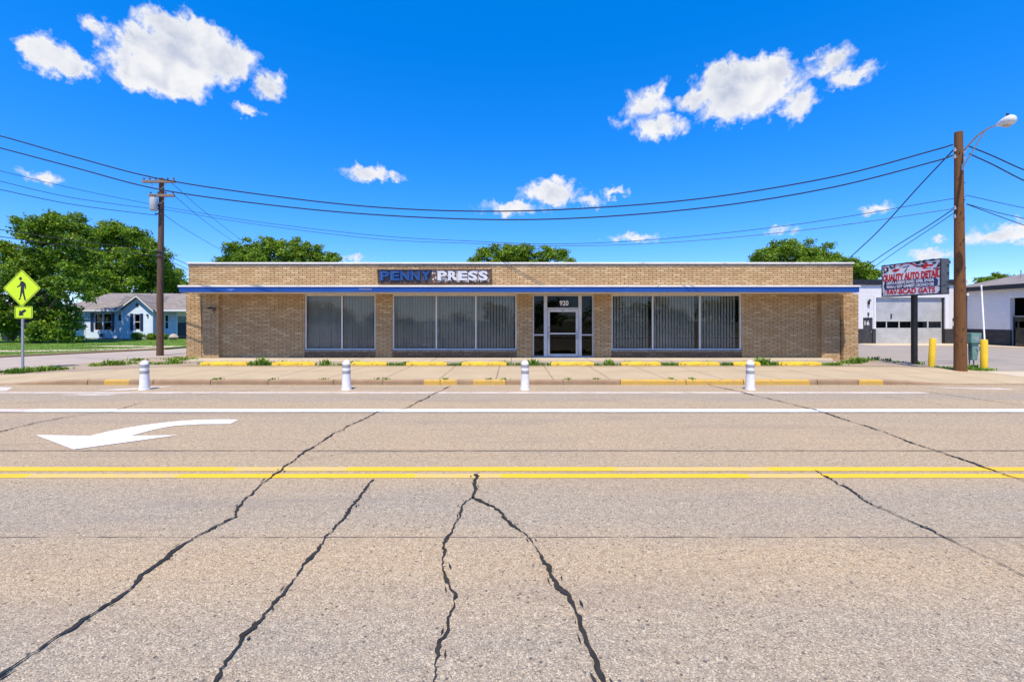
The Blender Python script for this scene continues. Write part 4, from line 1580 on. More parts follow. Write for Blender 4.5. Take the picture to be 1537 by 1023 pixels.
for k in range(26):
    cxx = rs.choice([rs.uniform(190, 480), rs.uniform(820, 1230)])
    cyy = rs.uniform(185, 262) if k < 18 else rs.uniform(270, 345)
    if k >= 18:
        cxx = rs.choice([rs.uniform(185, 330), rs.uniform(1130, 1235)])
    n_ = rs.randint(4, 6)
    a0 = rs.uniform(0, 6)
    sgpoly([sp(cxx + rs.uniform(22, 52) * math.cos(a0 + 6.283 * j / n_), cyy + rs.uniform(9, 22) * math.sin(a0 + 6.283 * j / n_)) for j in range(n_)],
           BLACK if k % 5 else SIGNR, 'drawing', 0.0109 + 0.00002 * k, 0.01235 + 0.00002 * k)
sgpoly([sp(*p) for p in [(205, 250), (235, 235), (255, 260), (250, 295), (225, 300)]], SIGNW, 'drawing', 0.0124, 0.0136)
b = MB()
cx, cy = (pA.x + pB.x) / 2 + 0.17, (pA.y + pB.y) / 2
b.box(cx - 0.07, cx + 0.07, cy - 0.07, cy + 0.07, 0.0, ZB + 0.02)
b.build('pole', BLACK, ps)

# ================================================================== GARAGE (white auto shop)
gar = empty('garage_building', (28, 32.2, 0.05), 'white painted brick garage with charcoal base, roll up door and grey hip roof', 'building')
YG = 32.2


def gx(px):
    return wx(px, YG)


def gz(py):
    return wz(py, YG)


GZ = 4.25
ops = [(gx(1314.5), gx(1418), -0.05, gz(446.5)), (gx(1295.5), gx(1310), -0.05, gz(476.5)), (gx(1429.5), gx(1437), -0.05, gz(477))]
zw = gz(493.3)
bw = MB()
bw.wall(gx(1276), 32.4, zw, GZ, [(a, b2, max(zw, c), d) for a, b2, c, d in ops], YG, YG + 0.3)
bw.box(gx(1276), gx(1289), YG - 0.16, YG - 0.002, zw, GZ - 0.3)
bw.build('wall', BRICKW, gar)
bg = MB()
bg.wall(gx(1276), 32.4, -0.05, zw - 0.002, ops, YG - 0.015, YG + 0.3)
bg.box(gx(1276), gx(1289.3), YG - 0.18, YG - 0.016, -0.05, zw - 0.004)
split_build(bg, 'base_band', BRICKG, gar)
pb = MB()
pb.box(gx(1270), 32.2, YG - 0.12, YG + 0.35, GZ + 0.002, gz(419.5))
pb.build('parapet', BLACK, gar)
rb = MB()
rb.box(gx(1276), 45, YG + 0.36, 46, -0.05, GZ - 0.1)
rb.build('rear_block', BRICKW, gar)
# trim of the big door
tm = MB()
tm.box(gx(1311.5), gx(1314.3), YG - 0.03, YG - 0.017, zw, gz(443.5))
tm.box(gx(1418.2), gx(1424), YG - 0.03, YG - 0.017, zw, gz(443.5))
tm.box(gx(1314.5), gx(1418), YG - 0.03, YG - 0.017, gz(446.3), gz(443.5))
split_build(tm, 'door_trim', TRIM, gar)
# overhead door: ribbed sections, a row of windows
od = MB()
x0, x1 = gx(1314.5) + 0.01, gx(1416) - 0.01
z0, z1 = 0.06, gz(446.5)
zwa, zwb = gz(492), gz(482.4)
n = 0
z = z0
while z < z1 - 0.01:
    if z < zwa - 0.01:
        nz = min(z + 0.135, zwa)
    elif z < zwb - 0.01:
        z = zwb
        continue
    else:
        nz = min(z + 0.135, z1)
    od.prism([(YG + 0.14, z), (YG + 0.12, z + 0.012), (YG + 0.12, nz - 0.012), (YG + 0.14, nz), (YG + 0.2, nz), (YG + 0.2, z)], 'x', x0, x1)
    z = nz
wp = [(1316, 1332), (1333.5, 1351), (1352.5, 1369.5), (1372, 1394), (1396, 1415)]
wxs = [gx(a) for p in wp for a in p]
ed = [x0] + wxs + [x1]
for k in range(0, len(ed), 2):
    od.box(ed[k], ed[k + 1], YG + 0.121, YG + 0.199, zwa, zwb)
odo = od.build('roll_up_door', STEELD, gar)
for a, c in wp:
    g = MB().box(gx(a), gx(c), YG + 0.15, YG + 0.158, zwa, zwb)
    g.build('door_window', GLASSD, odo)
MB().box(gx(1416), gx(1418), YG + 0.05, YG + 0.2, 0.05, gz(446.5)).build('door_jamb', BLACK, gar)
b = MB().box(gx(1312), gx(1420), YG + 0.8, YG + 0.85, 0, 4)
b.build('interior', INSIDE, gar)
d1 = MB().box(gx(1295.7), gx(1309.8), YG + 0.06, YG + 0.11, 0.06, gz(476.7)).build('door', DARKG, gar)
t = MB()
t.text('16', 0.42, Matrix.Translation((gx(1301.5), YG + 0.056, gz(485))) @ RX, 0.002, 0.008, width=0.34)
t.build('door_number', WHITE, d1)
b = MB()
b.box(gx(1308), gx(1309), YG + 0.01, YG + 0.06, gz(499), gz(496.5))
b.build('handle', GALV, d1)
d2 = MB().box(gx(1429.7), gx(1436.8), YG + 0.06, YG + 0.11, 0.06, gz(477.2)).build('door', DARKG, gar)
MB().box(gx(1431), gx(1435.5), YG + 0.052, YG + 0.06, gz(489), gz(482)).build('notice', WHITE, d2)
b = MB()
b.box(gx(1302), gx(1304), YG - 0.12, YG - 0.001, gz(457), gz(452))
b.tube([(gx(1303), YG - 0.15, gz(452)), (gx(1303), YG - 0.15, gz(449))], [0.1, 0.04], 8)
b.build('lamp', BLACK, gar)
b = MB()
b.box(gx(1302), gx(1304), YG - 0.05, YG - 0.001, gz(474), gz(469))
b.box(gx(1338.5), gx(1340.5), YG + 0.09, YG + 0.119, gz(478), gz(471))
split_build(b, 'alarm_box', DARKG, gar)
# right wing running toward the street, facing left
XW = 32.4
wing_z = 3.86
opw = [(20.0, 29.25, -0.05, wz(447, 29.25))]
b = MB()
b.wall(14.0, YG - 0.19, zw, wing_z, [(a, c, zw, d) for a, c, _, d in opw], XW, XW + 0.3, axis='y')
b.build('wing_wall', BRICKW, gar)
b = MB()
b.wall(14.0, YG - 0.19, -0.05, zw - 0.002, opw, XW - 0.015, XW + 0.3, axis='y')
split_build(b, 'wing_base_band', BRICKG, gar)
b = MB()
b.box(XW - 0.5, XW - 0.42, 13.5, YG + 0.3, wing_z - 0.12, wing_z + 0.16)
b.box(XW - 0.42, XW - 0.001, 13.5, YG + 0.3, wing_z - 0.10, wing_z - 0.07)
b.build('eave_board', BLACK, gar)
b = MB()
e = XW - 0.5
zr = wing_z + 0.165
vs = [(e, 13.5, zr), (e, YG + 0.6, zr), (e + 12, YG + 0.6, zr), (e + 12, 13.5, zr), (e + 5.2, 28.2, zr + 1.6), (e + 5.2, 16, zr + 1.6)]
b.add(vs, [(0, 5, 4, 1), (1, 4, 2), (2, 4, 5, 3), (3, 5, 0), (0, 1, 2, 3)])
b.build('hip_roof', SHINGLE, gar)
b = MB()
b.tube([(e + 1.6, 29.6, zr + 0.3), (e + 1.6, 29.6, zr + 1.0)], 0.03, 8)
b.build('vent_pipe', GALV, gar)
# bay door of the wing
b = MB()
xi = XW + 0.12
yb0 = 29.25
for y in (yb0 - 0.05, yb0 - 1.6, yb0 - 3.2, yb0 - 4.8):
    b.box(xi, xi + 0.05, y, y + 0.05, 0.05, 1.95)
b.box(xi + 0.001, xi + 0.049, 20.0, yb0, 1.95, 2.0)
split_build(b, 'bay_door_frame', GALV, gar)
MB().box(XW + 0.16, XW + 0.17, 20.0, yb0, 0.05, 1.95).build('bay_door_pane', GLASSD, gar)
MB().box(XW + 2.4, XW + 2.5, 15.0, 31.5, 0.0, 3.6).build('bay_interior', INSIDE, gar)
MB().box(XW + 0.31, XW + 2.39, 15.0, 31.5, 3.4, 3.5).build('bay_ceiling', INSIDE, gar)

# lamp standard behind the garage
lm = empty('lot_lamp', P(1465, 434, 44)[:2] + (0.0,), 'thin dark lamp standard rising behind the garage roof', 'lamp post')
b = MB()
lx = P(1465, 434, 44)[0]
b.tube([(lx, 47, 0), (lx, 47, wz(393, 47))], 0.07, 8)
b.build('post', BLACK, lm)
b = MB()
b.box(lx - 0.2, lx + 0.15, 46.7, 47.2, wz(396, 47), wz(391.5, 47))
b.build('lamp_head', BLACK, lm)

# ================================================================== HOUSE
YH = 39.0


def hx(px):
    return wx(px, YH)


def hz(py):
    return wz(py, YH)


hs = empty('house', (hx(180), YH, 0.05), 'small pale blue clapboard house with grey brown shingle roof behind the lawn', 'house')
EZ = 2.62
wins = []
b = MB()
op_a = [(hx(134.5), hx(161), hz(496), hz(470)), (hx(170), hx(178), hz(481.8), hz(470.6))]
b.wall(hx(121), hx(183), -0.05, EZ, op_a, YH + 0.4, YH + 0.6)
b.wall(hx(183), hx(229), -0.05, EZ, [(hx(200.5), hx(210.5), hz(495), hz(471))], YH, YH + 0.2)
gp = (hx(183), hx(229))
pk = hx(208.5)
b.prism([(gp[0], EZ + 0.001), (gp[1], EZ + 0.001), (pk, 3.78)], 'y', YH, YH + 0.2)
b.box(gp[0], gp[0] + 0.2, YH + 0.203, YH + 1, -0.05, EZ)
b.box(gp[1] - 0.2, gp[1], YH + 0.203, YH + 1.4, -0.05, EZ)
b.wall(hx(229), hx(262), -0.05, EZ, [(hx(230.5), hx(237), hz(494), hz(472))], YH + 1.2, YH + 1.4)
b.wall(hx(262), hx(310), -0.05, EZ, [], YH + 2.6, YH + 2.8)
b.wall(hx(86), hx(121), -0.05, EZ, [], YH + 1.6, YH + 1.8)
b.box(hx(121), hx(121) + 0.2, YH + 0.603, YH + 1.8, -0.05, EZ)
b.build('wall', SIDING, hs)
b = MB()
for xx, yy in ((hx(121), YH + 0.4), (hx(183), YH), (hx(229), YH)):
    b.box(xx - 0.06, xx + 0.06, yy - 0.025, yy - 0.001, 0.05, EZ - 0.05)
b.box(hx(119.6), hx(120.6), YH + 1.4, YH + 1.55, 0.05, hz(477))
split_build(b, 'corner_board', TRIM, hs)
b = MB()
b.box(hx(119), hx(182), YH + 0.36, YH + 0.399, -0.04, 0.16)
b.box(hx(183.2), hx(228.8), YH - 0.03, YH - 0.001, -0.04, 0.14)
split_build(b, 'foundation', simple('house_foundation', (0.22, 0.24, 0.26), None, 0.9, 4.0), hs)
# roofs
b = MB()
ov = 0.35
ye, yr, yb = YH + 0.05, YH + 4.4, YH + 9
zr = 4.32
xa, xb = hx(80), hx(292)
b.add([(xa, ye, EZ + 0.02), (xb, ye, EZ + 0.02), (xb, yb, EZ + 0.02), (xa, yb, EZ + 0.02), (xa + 1.0, yr, zr), (hx(228) + 2.2, yr, zr - 0.05)],
      [(0, 1, 5, 4), (1, 2, 5), (2, 3, 4, 5), (3, 0, 4), (3, 2, 1, 0)])
# front gable roof: two slabs
t = 0.1
for s, xe in ((-1, gp[0] - 0.28), (1, gp[1] + 0.28)):
    dz = 3.86
    ze = EZ - 0.08
    b.prism([(xe, ze), (xe, ze + t), (pk, dz + t), (pk, dz)], 'y', YH - 0.3, YH + 3.4)
# hip over the left window bay
cx0, cx1 = hx(117), hx(172)
b.add([(cx0, YH + 0.03, EZ + 0.03), (cx1, YH + 0.03, EZ + 0.03), ((cx0 + cx1) / 2 + 0.2, YH + 2.6, 3.92), (cx0, YH + 4.5, EZ + 1.4), (cx1, YH + 4.5, EZ + 1.4), ((cx0 + cx1) / 2 + 0.2, YH + 4.4, 3.92)],
      [(0, 1, 2), (1, 4, 5, 2), (0, 2, 5, 3)])
roof = b.build('roof', SHINGLE, hs)
b = MB()
for s, xe in ((-1, gp[0] - 0.28), (1, gp[1] + 0.28)):
    b.prism([(xe, EZ - 0.2), (xe, EZ - 0.081), (pk, 3.859), (pk, 3.72)], 'y', YH - 0.32, YH - 0.26)
b.box(hx(117), hx(181), YH - 0.02, YH + 0.03, EZ - 0.14, EZ + 0.018)
b.box(hx(231), xb, YH - 0.02, YH + 0.03, EZ - 0.14, EZ + 0.018)
split_build(b, 'fascia', TRIM, roof)
MB().box(hx(168), hx(169), YH + 4.2, YH + 4.4, zr - 0.1, zr + 0.28).build('vent_pipe', DARKG, roof)


def hwin(xa, xb, z0, z1, y, double, shutters):
    b = MB()
    t = 0.05
    b.box(xa, xb, y + 0.02, y + 0.12, z0, z0 + t)
    b.box(xa, xb, y + 0.02, y + 0.12, z1 - t, z1)
    cols = [xa, xb] if not double else [xa, (xa + xb) / 2, xb]
    for i, x in enumerate(cols):
        h = t if i in (0, len(cols) - 1) else 0.09
        l = x if i == 0 else (x - h if i == len(cols) - 1 else x - h / 2)
        b.box(l, l + h, y + 0.018, y + 0.118, z0 + t, z1 - t)
    if z1 - z0 > 1:
        b.box(xa + t, xb - t, y + 0.03, y + 0.11, (z0 + z1) / 2 - 0.03, (z0 + z1) / 2 + 0.03)
    wn = b.build('window', TRIM, hs)
    MB().box(xa + 0.02, xb - 0.02, y + 0.13, y + 0.14, z0 + 0.02, z1 - 0.02).build('pane', GLASSH, wn)
    if shutters:
        for l in (xa - 0.26, xb + 0.02):
            sb = MB().box(l, l + 0.24, y - 0.05, y - 0.002, z0 - 0.04, z1 + 0.04)
            for k in range(12):
                zz = z0 + 0.05 + k * (z1 - z0 - 0.1) / 12
                sb.box(l + 0.03, l + 0.21, y - 0.058, y - 0.051, zz, zz + 0.06)
            sb.build('shutter', SHUT, wn)
    return wn


hwin(hx(134.5), hx(161), hz(496), hz(470), YH + 0.4, True, True)
hwin(hx(170), hx(178), hz(481.8), hz(470.6), YH + 0.4, False, False)
hwin(hx(200.5), hx(210.5), hz(495), hz(471), YH, False, True)
hwin(hx(230.5), hx(237), hz(494), hz(472), YH + 1.2, False, False)
MB().box(hx(86), hx(240), YH + 2.0, YH + 2.1, 0, 2.5).build('interior', INSIDE, hs)
b = MB()
b.tube([(hx(206), YH - 0.05, hz(457.5)), (hx(206), YH - 0.002, hz(457.5))], 0.13, 10)
b.box(hx(206) - 0.04, hx(206) + 0.04, YH - 0.06, YH - 0.051, hz(458.5), hz(454.5))
split_build(b, 'gable_vent', DARKG, hs)
b = MB()
b.box(hx(221), hx(223), YH - 0.1, YH - 0.002, hz(474.5), hz(471.5))
b.build('porch_light', DARKG, hs)
b = MB()
b.box(hx(146), hx(148), YH + 0.25, YH + 0.398, hz(506), hz(500.5))
b.build('tap_box', DARKG, hs)
# screened porch at the right
b = MB()
for px in (250.5, 271):
    b.box(hx(px), hx(px) + 0.1, YH + 1.1, YH + 1.2, 0.0, EZ)
b.box(hx(250.5) + 0.1, hx(271), YH + 1.11, YH + 1.19, hz(474), EZ - 0.01)
split_build(b, 'porch_post', TRIM, hs)
MB().box(hx(252), hx(270.8), YH + 1.14, YH + 1.16, hz(484), hz(474.2)).build('porch_screen', simple('porch_screen', (0.30, 0.34, 0.31), (0.2, 0.24, 0.22), 0.7, 2.0), hs)
MB().box(hx(252), hx(270.8), YH + 1.12, YH + 1.18, 0.05, hz(484.2)).build('porch_panel', simple('porch_panel', (0.035, 0.045, 0.07), None, 0.6, 2.0), hs)
MB().box(hx(272.5), hx(300), YH + 1.3, YH + 1.36, 0.9, EZ - 0.01).build('dark_opening', INSIDE, hs)


# ================================================================== TREES AND PLANTS
def leaf_mesh(name, lumps, count, size, seed, mat, parent, flat=0.75, clump=14, droop=0.0):
    """leaf-sized quads in sprays spread over and through overlapping crown lumps"""
    rng = np.random.default_rng(seed)
    L = np.array(lumps, float)
    wgt = L[:, 3] ** 1.9
    wgt /= wgt.sum()
    ncl = count // clump
    idx = rng.choice(len(L), ncl, p=wgt)
    d = rng.normal(size=(ncl, 3))
    d[:, 2] = d[:, 2] + 0.35
    d /= np.linalg.norm(d, axis=1)[:, None]
    rad = L[idx, 3] * np.where(rng.random(ncl) < 0.8, rng.uniform(0.70, 1.0, ncl) + (rng.random(ncl) < 0.12) * rng.uniform(0.05, 0.3, ncl), rng.uniform(0.3, 0.8, ncl))
    c = L[idx, :3] + d * rad[:, None] * np.array([1, 1, flat])
    # drop centres buried deep inside another lump
    keep = np.ones(ncl, bool)
    for l in L:
        q = (c - l[:3]) / np.array([1, 1, flat])
        keep &= (np.linalg.norm(q, axis=1) > l[3] * 0.55) | (rng.random(ncl) < 0.16)
    c, d = c[keep], d[keep]
    n = len(c)
    spread = size * 1.45
    p = c[:, None, :] + rng.normal(size=(n, clump, 3)) * spread * np.array([1, 1, 0.6])
    dd = np.repeat(d[:, None, :], clump, 1)
    p = p.reshape(-1, 3)
    dd = dd.reshape(-1, 3)
    N = len(p)
    nrm = rng.normal(size=(N, 3)) * 0.75 + dd * 0.6 + np.array([0, 0, 0.5])
    nrm /= np.linalg.norm(nrm, axis=1)[:, None]
    t = np.cross(nrm, rng.normal(size=(N, 3)))
    t /= np.linalg.norm(t, axis=1)[:, None]
    bt = np.cross(nrm, t)
    s = size * rng.uniform(0.6, 1.3, N)[:, None]
    v = np.empty((N, 4, 3))
    v[:, 0] = p - t * s
    v[:, 1] = p + bt * s * 0.5 - nrm * s * 0.1
    v[:, 2] = p + t * s - nrm * s * 0.25
    v[:, 3] = p - bt * s * 0.5 - nrm * s * 0.1
    v = v.reshape(-1, 3)
    Mi = ROOTM[parent.name].inverted()
    off = np.array(Mi.translation)
    v = v + off
    me = bpy.data.meshes.new(name)
    me.vertices.add(len(v))
    me.vertices.foreach_set('co', v.astype(np.float32).ravel())
    me.loops.add(4 * N)
    me.loops.foreach_set('vertex_index', np.arange(4 * N, dtype=np.int32))
    me.polygons.add(N)
    me.polygons.foreach_set('loop_start', np.arange(0, 4 * N, 4, dtype=np.int32))
    me.polygons.foreach_set('loop_total', np.full(N, 4, dtype=np.int32))
    me.materials.append(mat)
    me.update(calc_edges=True)
    me.validate()
    o = bpy.data.objects.new(name, me)
    COL.objects.link(o)
    o.parent = parent
    ROOTM[o.name] = ROOTM[parent.name]
    return o


def tree(base, label, lumps, count, size, seed, mat=LEAF, trunk_r=0.28, group=None, split=0.35, flat=0.8):
    t = empty('tree', base, label, 'tree', group)
    rr = random.Random(seed)
    cz = sum(l[2] for l in lumps) / len(lumps)
    fork = Vector((base[0] + rr.uniform(-0.2, 0.2), base[1], base[2] + max(1.2, (cz - base[2]) * split)))
    b = MB()
    b.tube([(base[0], base[1], base[2] - 0.1), (base[0], base[1], base[2] + 0.25), tuple((Vector(base) + fork) / 2 + Vector((0.08, 0, 0))), tuple(fork)],
           [trunk_r * 1.5, trunk_r * 1.1, trunk_r, trunk_r * 0.85], 10)
    big = sorted(lumps, key=lambda l: -l[3])[:14]
    for l in big:
        e = Vector(l[:3])
        mid_ = fork.lerp(e, 0.5) + Vector((rr.uniform(-0.3, 0.3), rr.uniform(-0.3, 0.3), 0.3))
        b.tube([tuple(fork + Vector((0, 0, -0.2))), tuple(mid_), tuple(e)], [trunk_r * 0.55, trunk_r * 0.3, trunk_r * 0.1], 7)
        for k in range(3):
            q = e + Vector((rr.uniform(-1, 1), rr.uniform(-1, 1), rr.uniform(-0.2, 0.9))) * l[3] * 0.8
            b.tube([tuple(mid_.lerp(e, 0.7)), tuple(q)], [trunk_r * 0.16, trunk_r * 0.04], 5)
    b.build('trunk', BARK, t, smooth=True)
    leaf_mesh('crown', lumps, count, size, seed, mat, t, flat)
    return t


def lumps_from_pix(pix, Y, seed, spread=1.5, sub=9):
    rr = random.Random(seed)
    out = []
    for px, py, r in pix:
        dy = rr.uniform(-spread, spread)
        x, y, z = P(px, py, Y + dy)
        R0 = r * (Y + dy) / F
        out.append((x, y, z, R0 * 0.72))
        for k in range(sub):
            a, u = rr.uniform(0, 6.28), rr.uniform(-0.55, 1.0)
            q = math.sqrt(max(0, 1 - u * u))
            k2 = rr.uniform(0.65, 1.08)
            out.append((x + R0 * k2 * q * math.cos(a), y + R0 * k2 * q * math.sin(a), z + R0 * k2 * u * 0.9, R0 * rr.uniform(0.24, 0.42)))
    return out


# front left tree (trunk before the house corner)
tree((*P(54, 512, 33.5)[:2], 0.05), 'large dark leafy tree left of the pale blue house, behind the crossing sign',
     lumps_from_pix([(60, 352, 30), (28, 385, 30), (95, 345, 27), (110, 385, 32), (68, 395, 36), (20, 425, 27), (60, 440, 38), (98, 430, 32), (120, 350, 18), (-8, 440, 26), (8, 475, 24),
                     (45, 482, 30), (80, 472, 30), (95, 488, 22), (22, 495, 18), (70, 500, 20), (85, 335, 16), (42, 345, 16), (-20, 480, 24), (100, 503, 15)], 33.5, 1, 1.6), 62000, 0.115, 1, LEAFD, 0.26, None, 0.3)
tree((*P(175, 500, 53)[:2], 0.0), 'broad leafy tree rising right behind the house roof',
     lumps_from_pix([(150, 375, 30), (185, 362, 24), (160, 350, 17), (175, 400, 32), (205, 395, 28), (215, 372, 20), (232, 392, 20), (195, 430, 34), (150, 425, 34), (235, 425, 26), (205, 356, 15), (250, 412, 16),
                     (120, 400, 26), (170, 345, 12), (135, 350, 13)], 53, 2, 2.0), 56000, 0.155, 2, LEAF, 0.35)
tree((*P(268, 505, 58)[:2], 0.0), 'lower tree between the slim utility pole and the storefront corner',
     lumps_from_pix([(255, 440, 24), (275, 455, 26), (268, 475, 24), (248, 462, 20), (290, 445, 24), (262, 420, 15), (240, 480, 18), (282, 490, 18), (305, 470, 22)], 58, 3, 1.5), 22000, 0.165, 3, LEAFD, 0.3)
tree((*P(20, 500, 60)[:2], 0.0), 'distant tree at the far left edge behind the bins',
     lumps_from_pix([(-10, 470, 22), (-30, 455, 26), (10, 485, 18), (-45, 475, 22), (-20, 490, 18)], 60, 4, 1.5), 9000, 0.2, 4, LEAFD, 0.25)
# trees behind the shop roof
tree((*P(420, 490, 46)[:2], 0.0), 'wide tree showing above the left part of the storefront roof',
     lumps_from_pix([(350, 382, 17), (375, 376, 16), (400, 372, 17), (430, 378, 22), (460, 385, 19), (485, 386, 14), (500, 391, 11), (340, 392, 12), (395, 395, 30), (450, 402, 28), (478, 372, 7), (404, 362, 7), (348, 370, 7), (380, 420, 30), (430, 430, 34)],
                    46, 5, 1.2), 42000, 0.125, 5, LEAF, 0.3)
tree((*P(785, 490, 46)[:2], 0.0), 'rounded tree showing above the roof beyond the entrance',
     lumps_from_pix([(730, 384, 15), (760, 380, 15), (790, 381, 15), (820, 384, 15), (842, 388, 13), (712, 391, 9), (858, 393, 8), (750, 400, 26), (800, 402, 28), (745, 372, 7), (775, 373, 7), (790, 430, 34)], 46, 6, 1.2), 34000, 0.12, 6, LEAF, 0.3)
tree((*P(1190, 490, 44)[:2], 0.0), 'full tree showing above the right end of the storefront roof',
     lumps_from_pix([(1145, 384, 16), (1172, 378, 17), (1200, 376, 17), (1228, 381, 17), (1245, 390, 12), (1132, 392, 9), (1170, 400, 28), (1215, 402, 28), (1190, 367, 7), (1160, 372, 6), (1190, 430, 34)], 44, 7, 1.2), 34000, 0.12, 7, LEAF, 0.3)
tree((*P(1290, 490, 52)[:2], 0.0), 'smaller tree between the storefront corner and the white garage',
     lumps_from_pix([(1282, 402, 14), (1298, 410, 14), (1268, 396, 10), (1308, 418, 10), (1285, 425, 20)], 52, 8, 1.0), 14000, 0.14, 8, LEAF, 0.25)
tree((*P(1500, 490, 66)[:2], 0.0), 'tiny distant tree top peeking over the grey garage roof',
     lumps_from_pix([(1497, 414, 5), (1510, 418, 6), (1485, 420, 6), (1470, 424, 6), (1525, 420, 8)], 66, 9, 0.8), 4000, 0.16, 9, LEAF, 0.2)


ft = bpy.data.objects.new('far_treeline', None)
COL.objects.link(ft)
ft.location = (0, -42, 0)
ROOTM[ft.name] = Matrix.Translation((0, -42, 0))
rr = random.Random(90)
lm_ = []
tx_ = -70
while tx_ < 70:
    hgt = rr.uniform(2.2, 6.5)
    for k in range(5):
        lm_.append((tx_ + rr.uniform(-2, 2), -42 + rr.uniform(-2, 2), hgt * rr.uniform(0.35, 0.8), hgt * rr.uniform(0.28, 0.42)))
    tx_ += rr.uniform(3, 8)
tl_ = leaf_mesh('treeline', lm_, 26000, 0.32, 91, LEAFD, ft)
tl_.parent = None
tl_.location = (0, -42, 0)
bpy.data.objects.remove(ft)
tag(tl_, 'leafy treeline across the street, mirrored in the shop windows', 'trees', None, 'stuff')


def shrub(px, py, rpx, Y, lab, seed, mat=LEAF):
    x, y, z = P(px, py, Y)
    t = empty('shrub', (x, y, 0.05), lab, 'shrub', 'shrubs along the house wall')
    r = rpx * Y / F
    rr = random.Random(seed)
    lumps = [(x + rr.uniform(-0.4, 0.4) * r, y + rr.uniform(-0.3, 0.3) * r, 0.05 + r * rr.uniform(0.4, 0.7), r * rr.uniform(0.55, 0.75)) for _ in range(5)]
    b = MB()
    for k in range(5):
        b.tube([(x + rr.uniform(-0.1, 0.1), y, 0.0), lumps[k][:3]], [0.025, 0.01], 5)
    b.build('stem', BARK, t)
    leaf_mesh('foliage', lumps, 2600, 0.055, seed, mat, t, 0.85)


shrub(206, 505, 9.5, 38.3, 'rounded bright green shrub under the gable window of the house', 61)
shrub(228, 506.5, 7.5, 38.3, 'low green shrub at the right corner of the house gable', 62)
shrub(246, 507, 6.5, 38.6, 'dark shrub right of the slim utility pole beside a pale rock', 63, LEAFD)
rk = MB()
rx, ry, rz = P(260, 506, 38.2)
rr = random.Random(5)
vs, fs = [], []
nlat, nlon = 6, 10
for i in range(nlat + 1):
    for j in range(nlon):
        th = math.pi * i / nlat
        ph = 2 * math.pi * j / nlon
        k = rr.uniform(0.85, 1.1)
        vs.append((rx + 0.4 * k * math.sin(th) * math.cos(ph), ry + 0.3 * k * math.sin(th) * math.sin(ph), 0.28 + 0.28 * k * math.cos(th)))
for i in range(nlat):
    for j in range(nlon):
        a0 = i * nlon + j
        a1 = i * nlon + (j + 1) % nlon
        fs.append((a0, a0 + nlon, a1 + nlon, a1))
rk.add(vs, fs)
tag(rk.build('garden_rock', ROCK, at=(rx, ry, 0.05), smooth=True), 'pale tan boulder in front of the dark house porch', 'rock')


def bin_(px, Y, w, h, lab, mat, seed):
    x = wx(px, Y)
    t = empty('wheelie_bin', (x, Y, 0.05), lab, 'bin')
    b = MB()
    z0, z1 = 0.10, h
    vs = [(x - w * 0.42, Y - 0.28, z0), (x + w * 0.42, Y - 0.28, z0), (x + w * 0.42, Y + 0.28, z0), (x - w * 0.42, Y + 0.28, z0),
          (x - w / 2, Y - 0.34, z1), (x + w / 2, Y - 0.34, z1), (x + w / 2, Y + 0.34, z1), (x - w / 2, Y + 0.34, z1)]
    b.add(vs, [(0, 3, 2, 1), (4, 5, 6, 7), (0, 1, 5, 4), (1, 2, 6, 5), (2, 3, 7, 6), (3, 0, 4, 7)])
    b.build('body', mat, t, bevel=0.03)
    b = MB()
    b.prism([(Y - 0.38, z1 + 0.002), (Y + 0.38, z1 + 0.002), (Y + 0.36, z1 + 0.1), (Y, z1 + 0.15), (Y - 0.36, z1 + 0.06)], 'x', x - w / 2 - 0.03, x + w / 2 + 0.03)
    b.build('lid', mat, t, bevel=0.02)
    for s in (-1, 1):
        b = MB()
        b.tube([(x + s * w * 0.5, Y + 0.2, 0.15), (x + s * w * 0.42, Y + 0.2, 0.15)], 0.11, 12)
        b.build('wheel', BLACK, t)


bin_(13, 36.5, 0.62, 1.05, 'black wheeled bin at the far left edge of the lawn', BINP, 1)
bin_(21.5, 37.2, 0.66, 1.25, 'grey wheeled bin right of the black bin under the big tree', GREYB, 2)


def weeds(name, spots, label, seed, count_scale=1.0):
    rr = random.Random(seed)
    b = MB()
    for (x, y, z, wdt, h, n) in spots:
        for k in range(int(n * count_scale)):
            bx = x + rr.gauss(0, wdt * 0.33)
            by = y + rr.gauss(0, 0.07)
            hh = h * rr.uniform(0.35, 1.05)
            a = rr.uniform(0, 6.28)
            lean = rr.uniform(0.1, 0.7) * hh
            ww = rr.uniform(0.008, 0.022)
            tx, ty = math.cos(a), math.sin(a)
            sx, sy = -ty * ww, tx * ww
            mx, my, mz = bx + tx * lean * 0.35, by + ty * lean * 0.35, z + hh * 0.6
            ex, ey, ez = bx + tx * lean, by + ty * lean, z + hh * rr.uniform(0.75, 1.0)
            b.add([(bx - sx * 0.6, by - sy * 0.6, z - 0.01), (bx + sx * 0.6, by + sy * 0.6, z - 0.01), (mx + sx, my + sy, mz), (mx - sx, my - sy, mz), (ex, ey, ez)],
                  [(0, 1, 2, 3), (3, 2, 4)])
    o = b.build(name, WEED)
    tag(o, label, 'weeds', None, 'stuff')
    return o


sp_ = []
rr = random.Random(12)


def stopx(px):
    return (px - 768.5) / F * 16.05


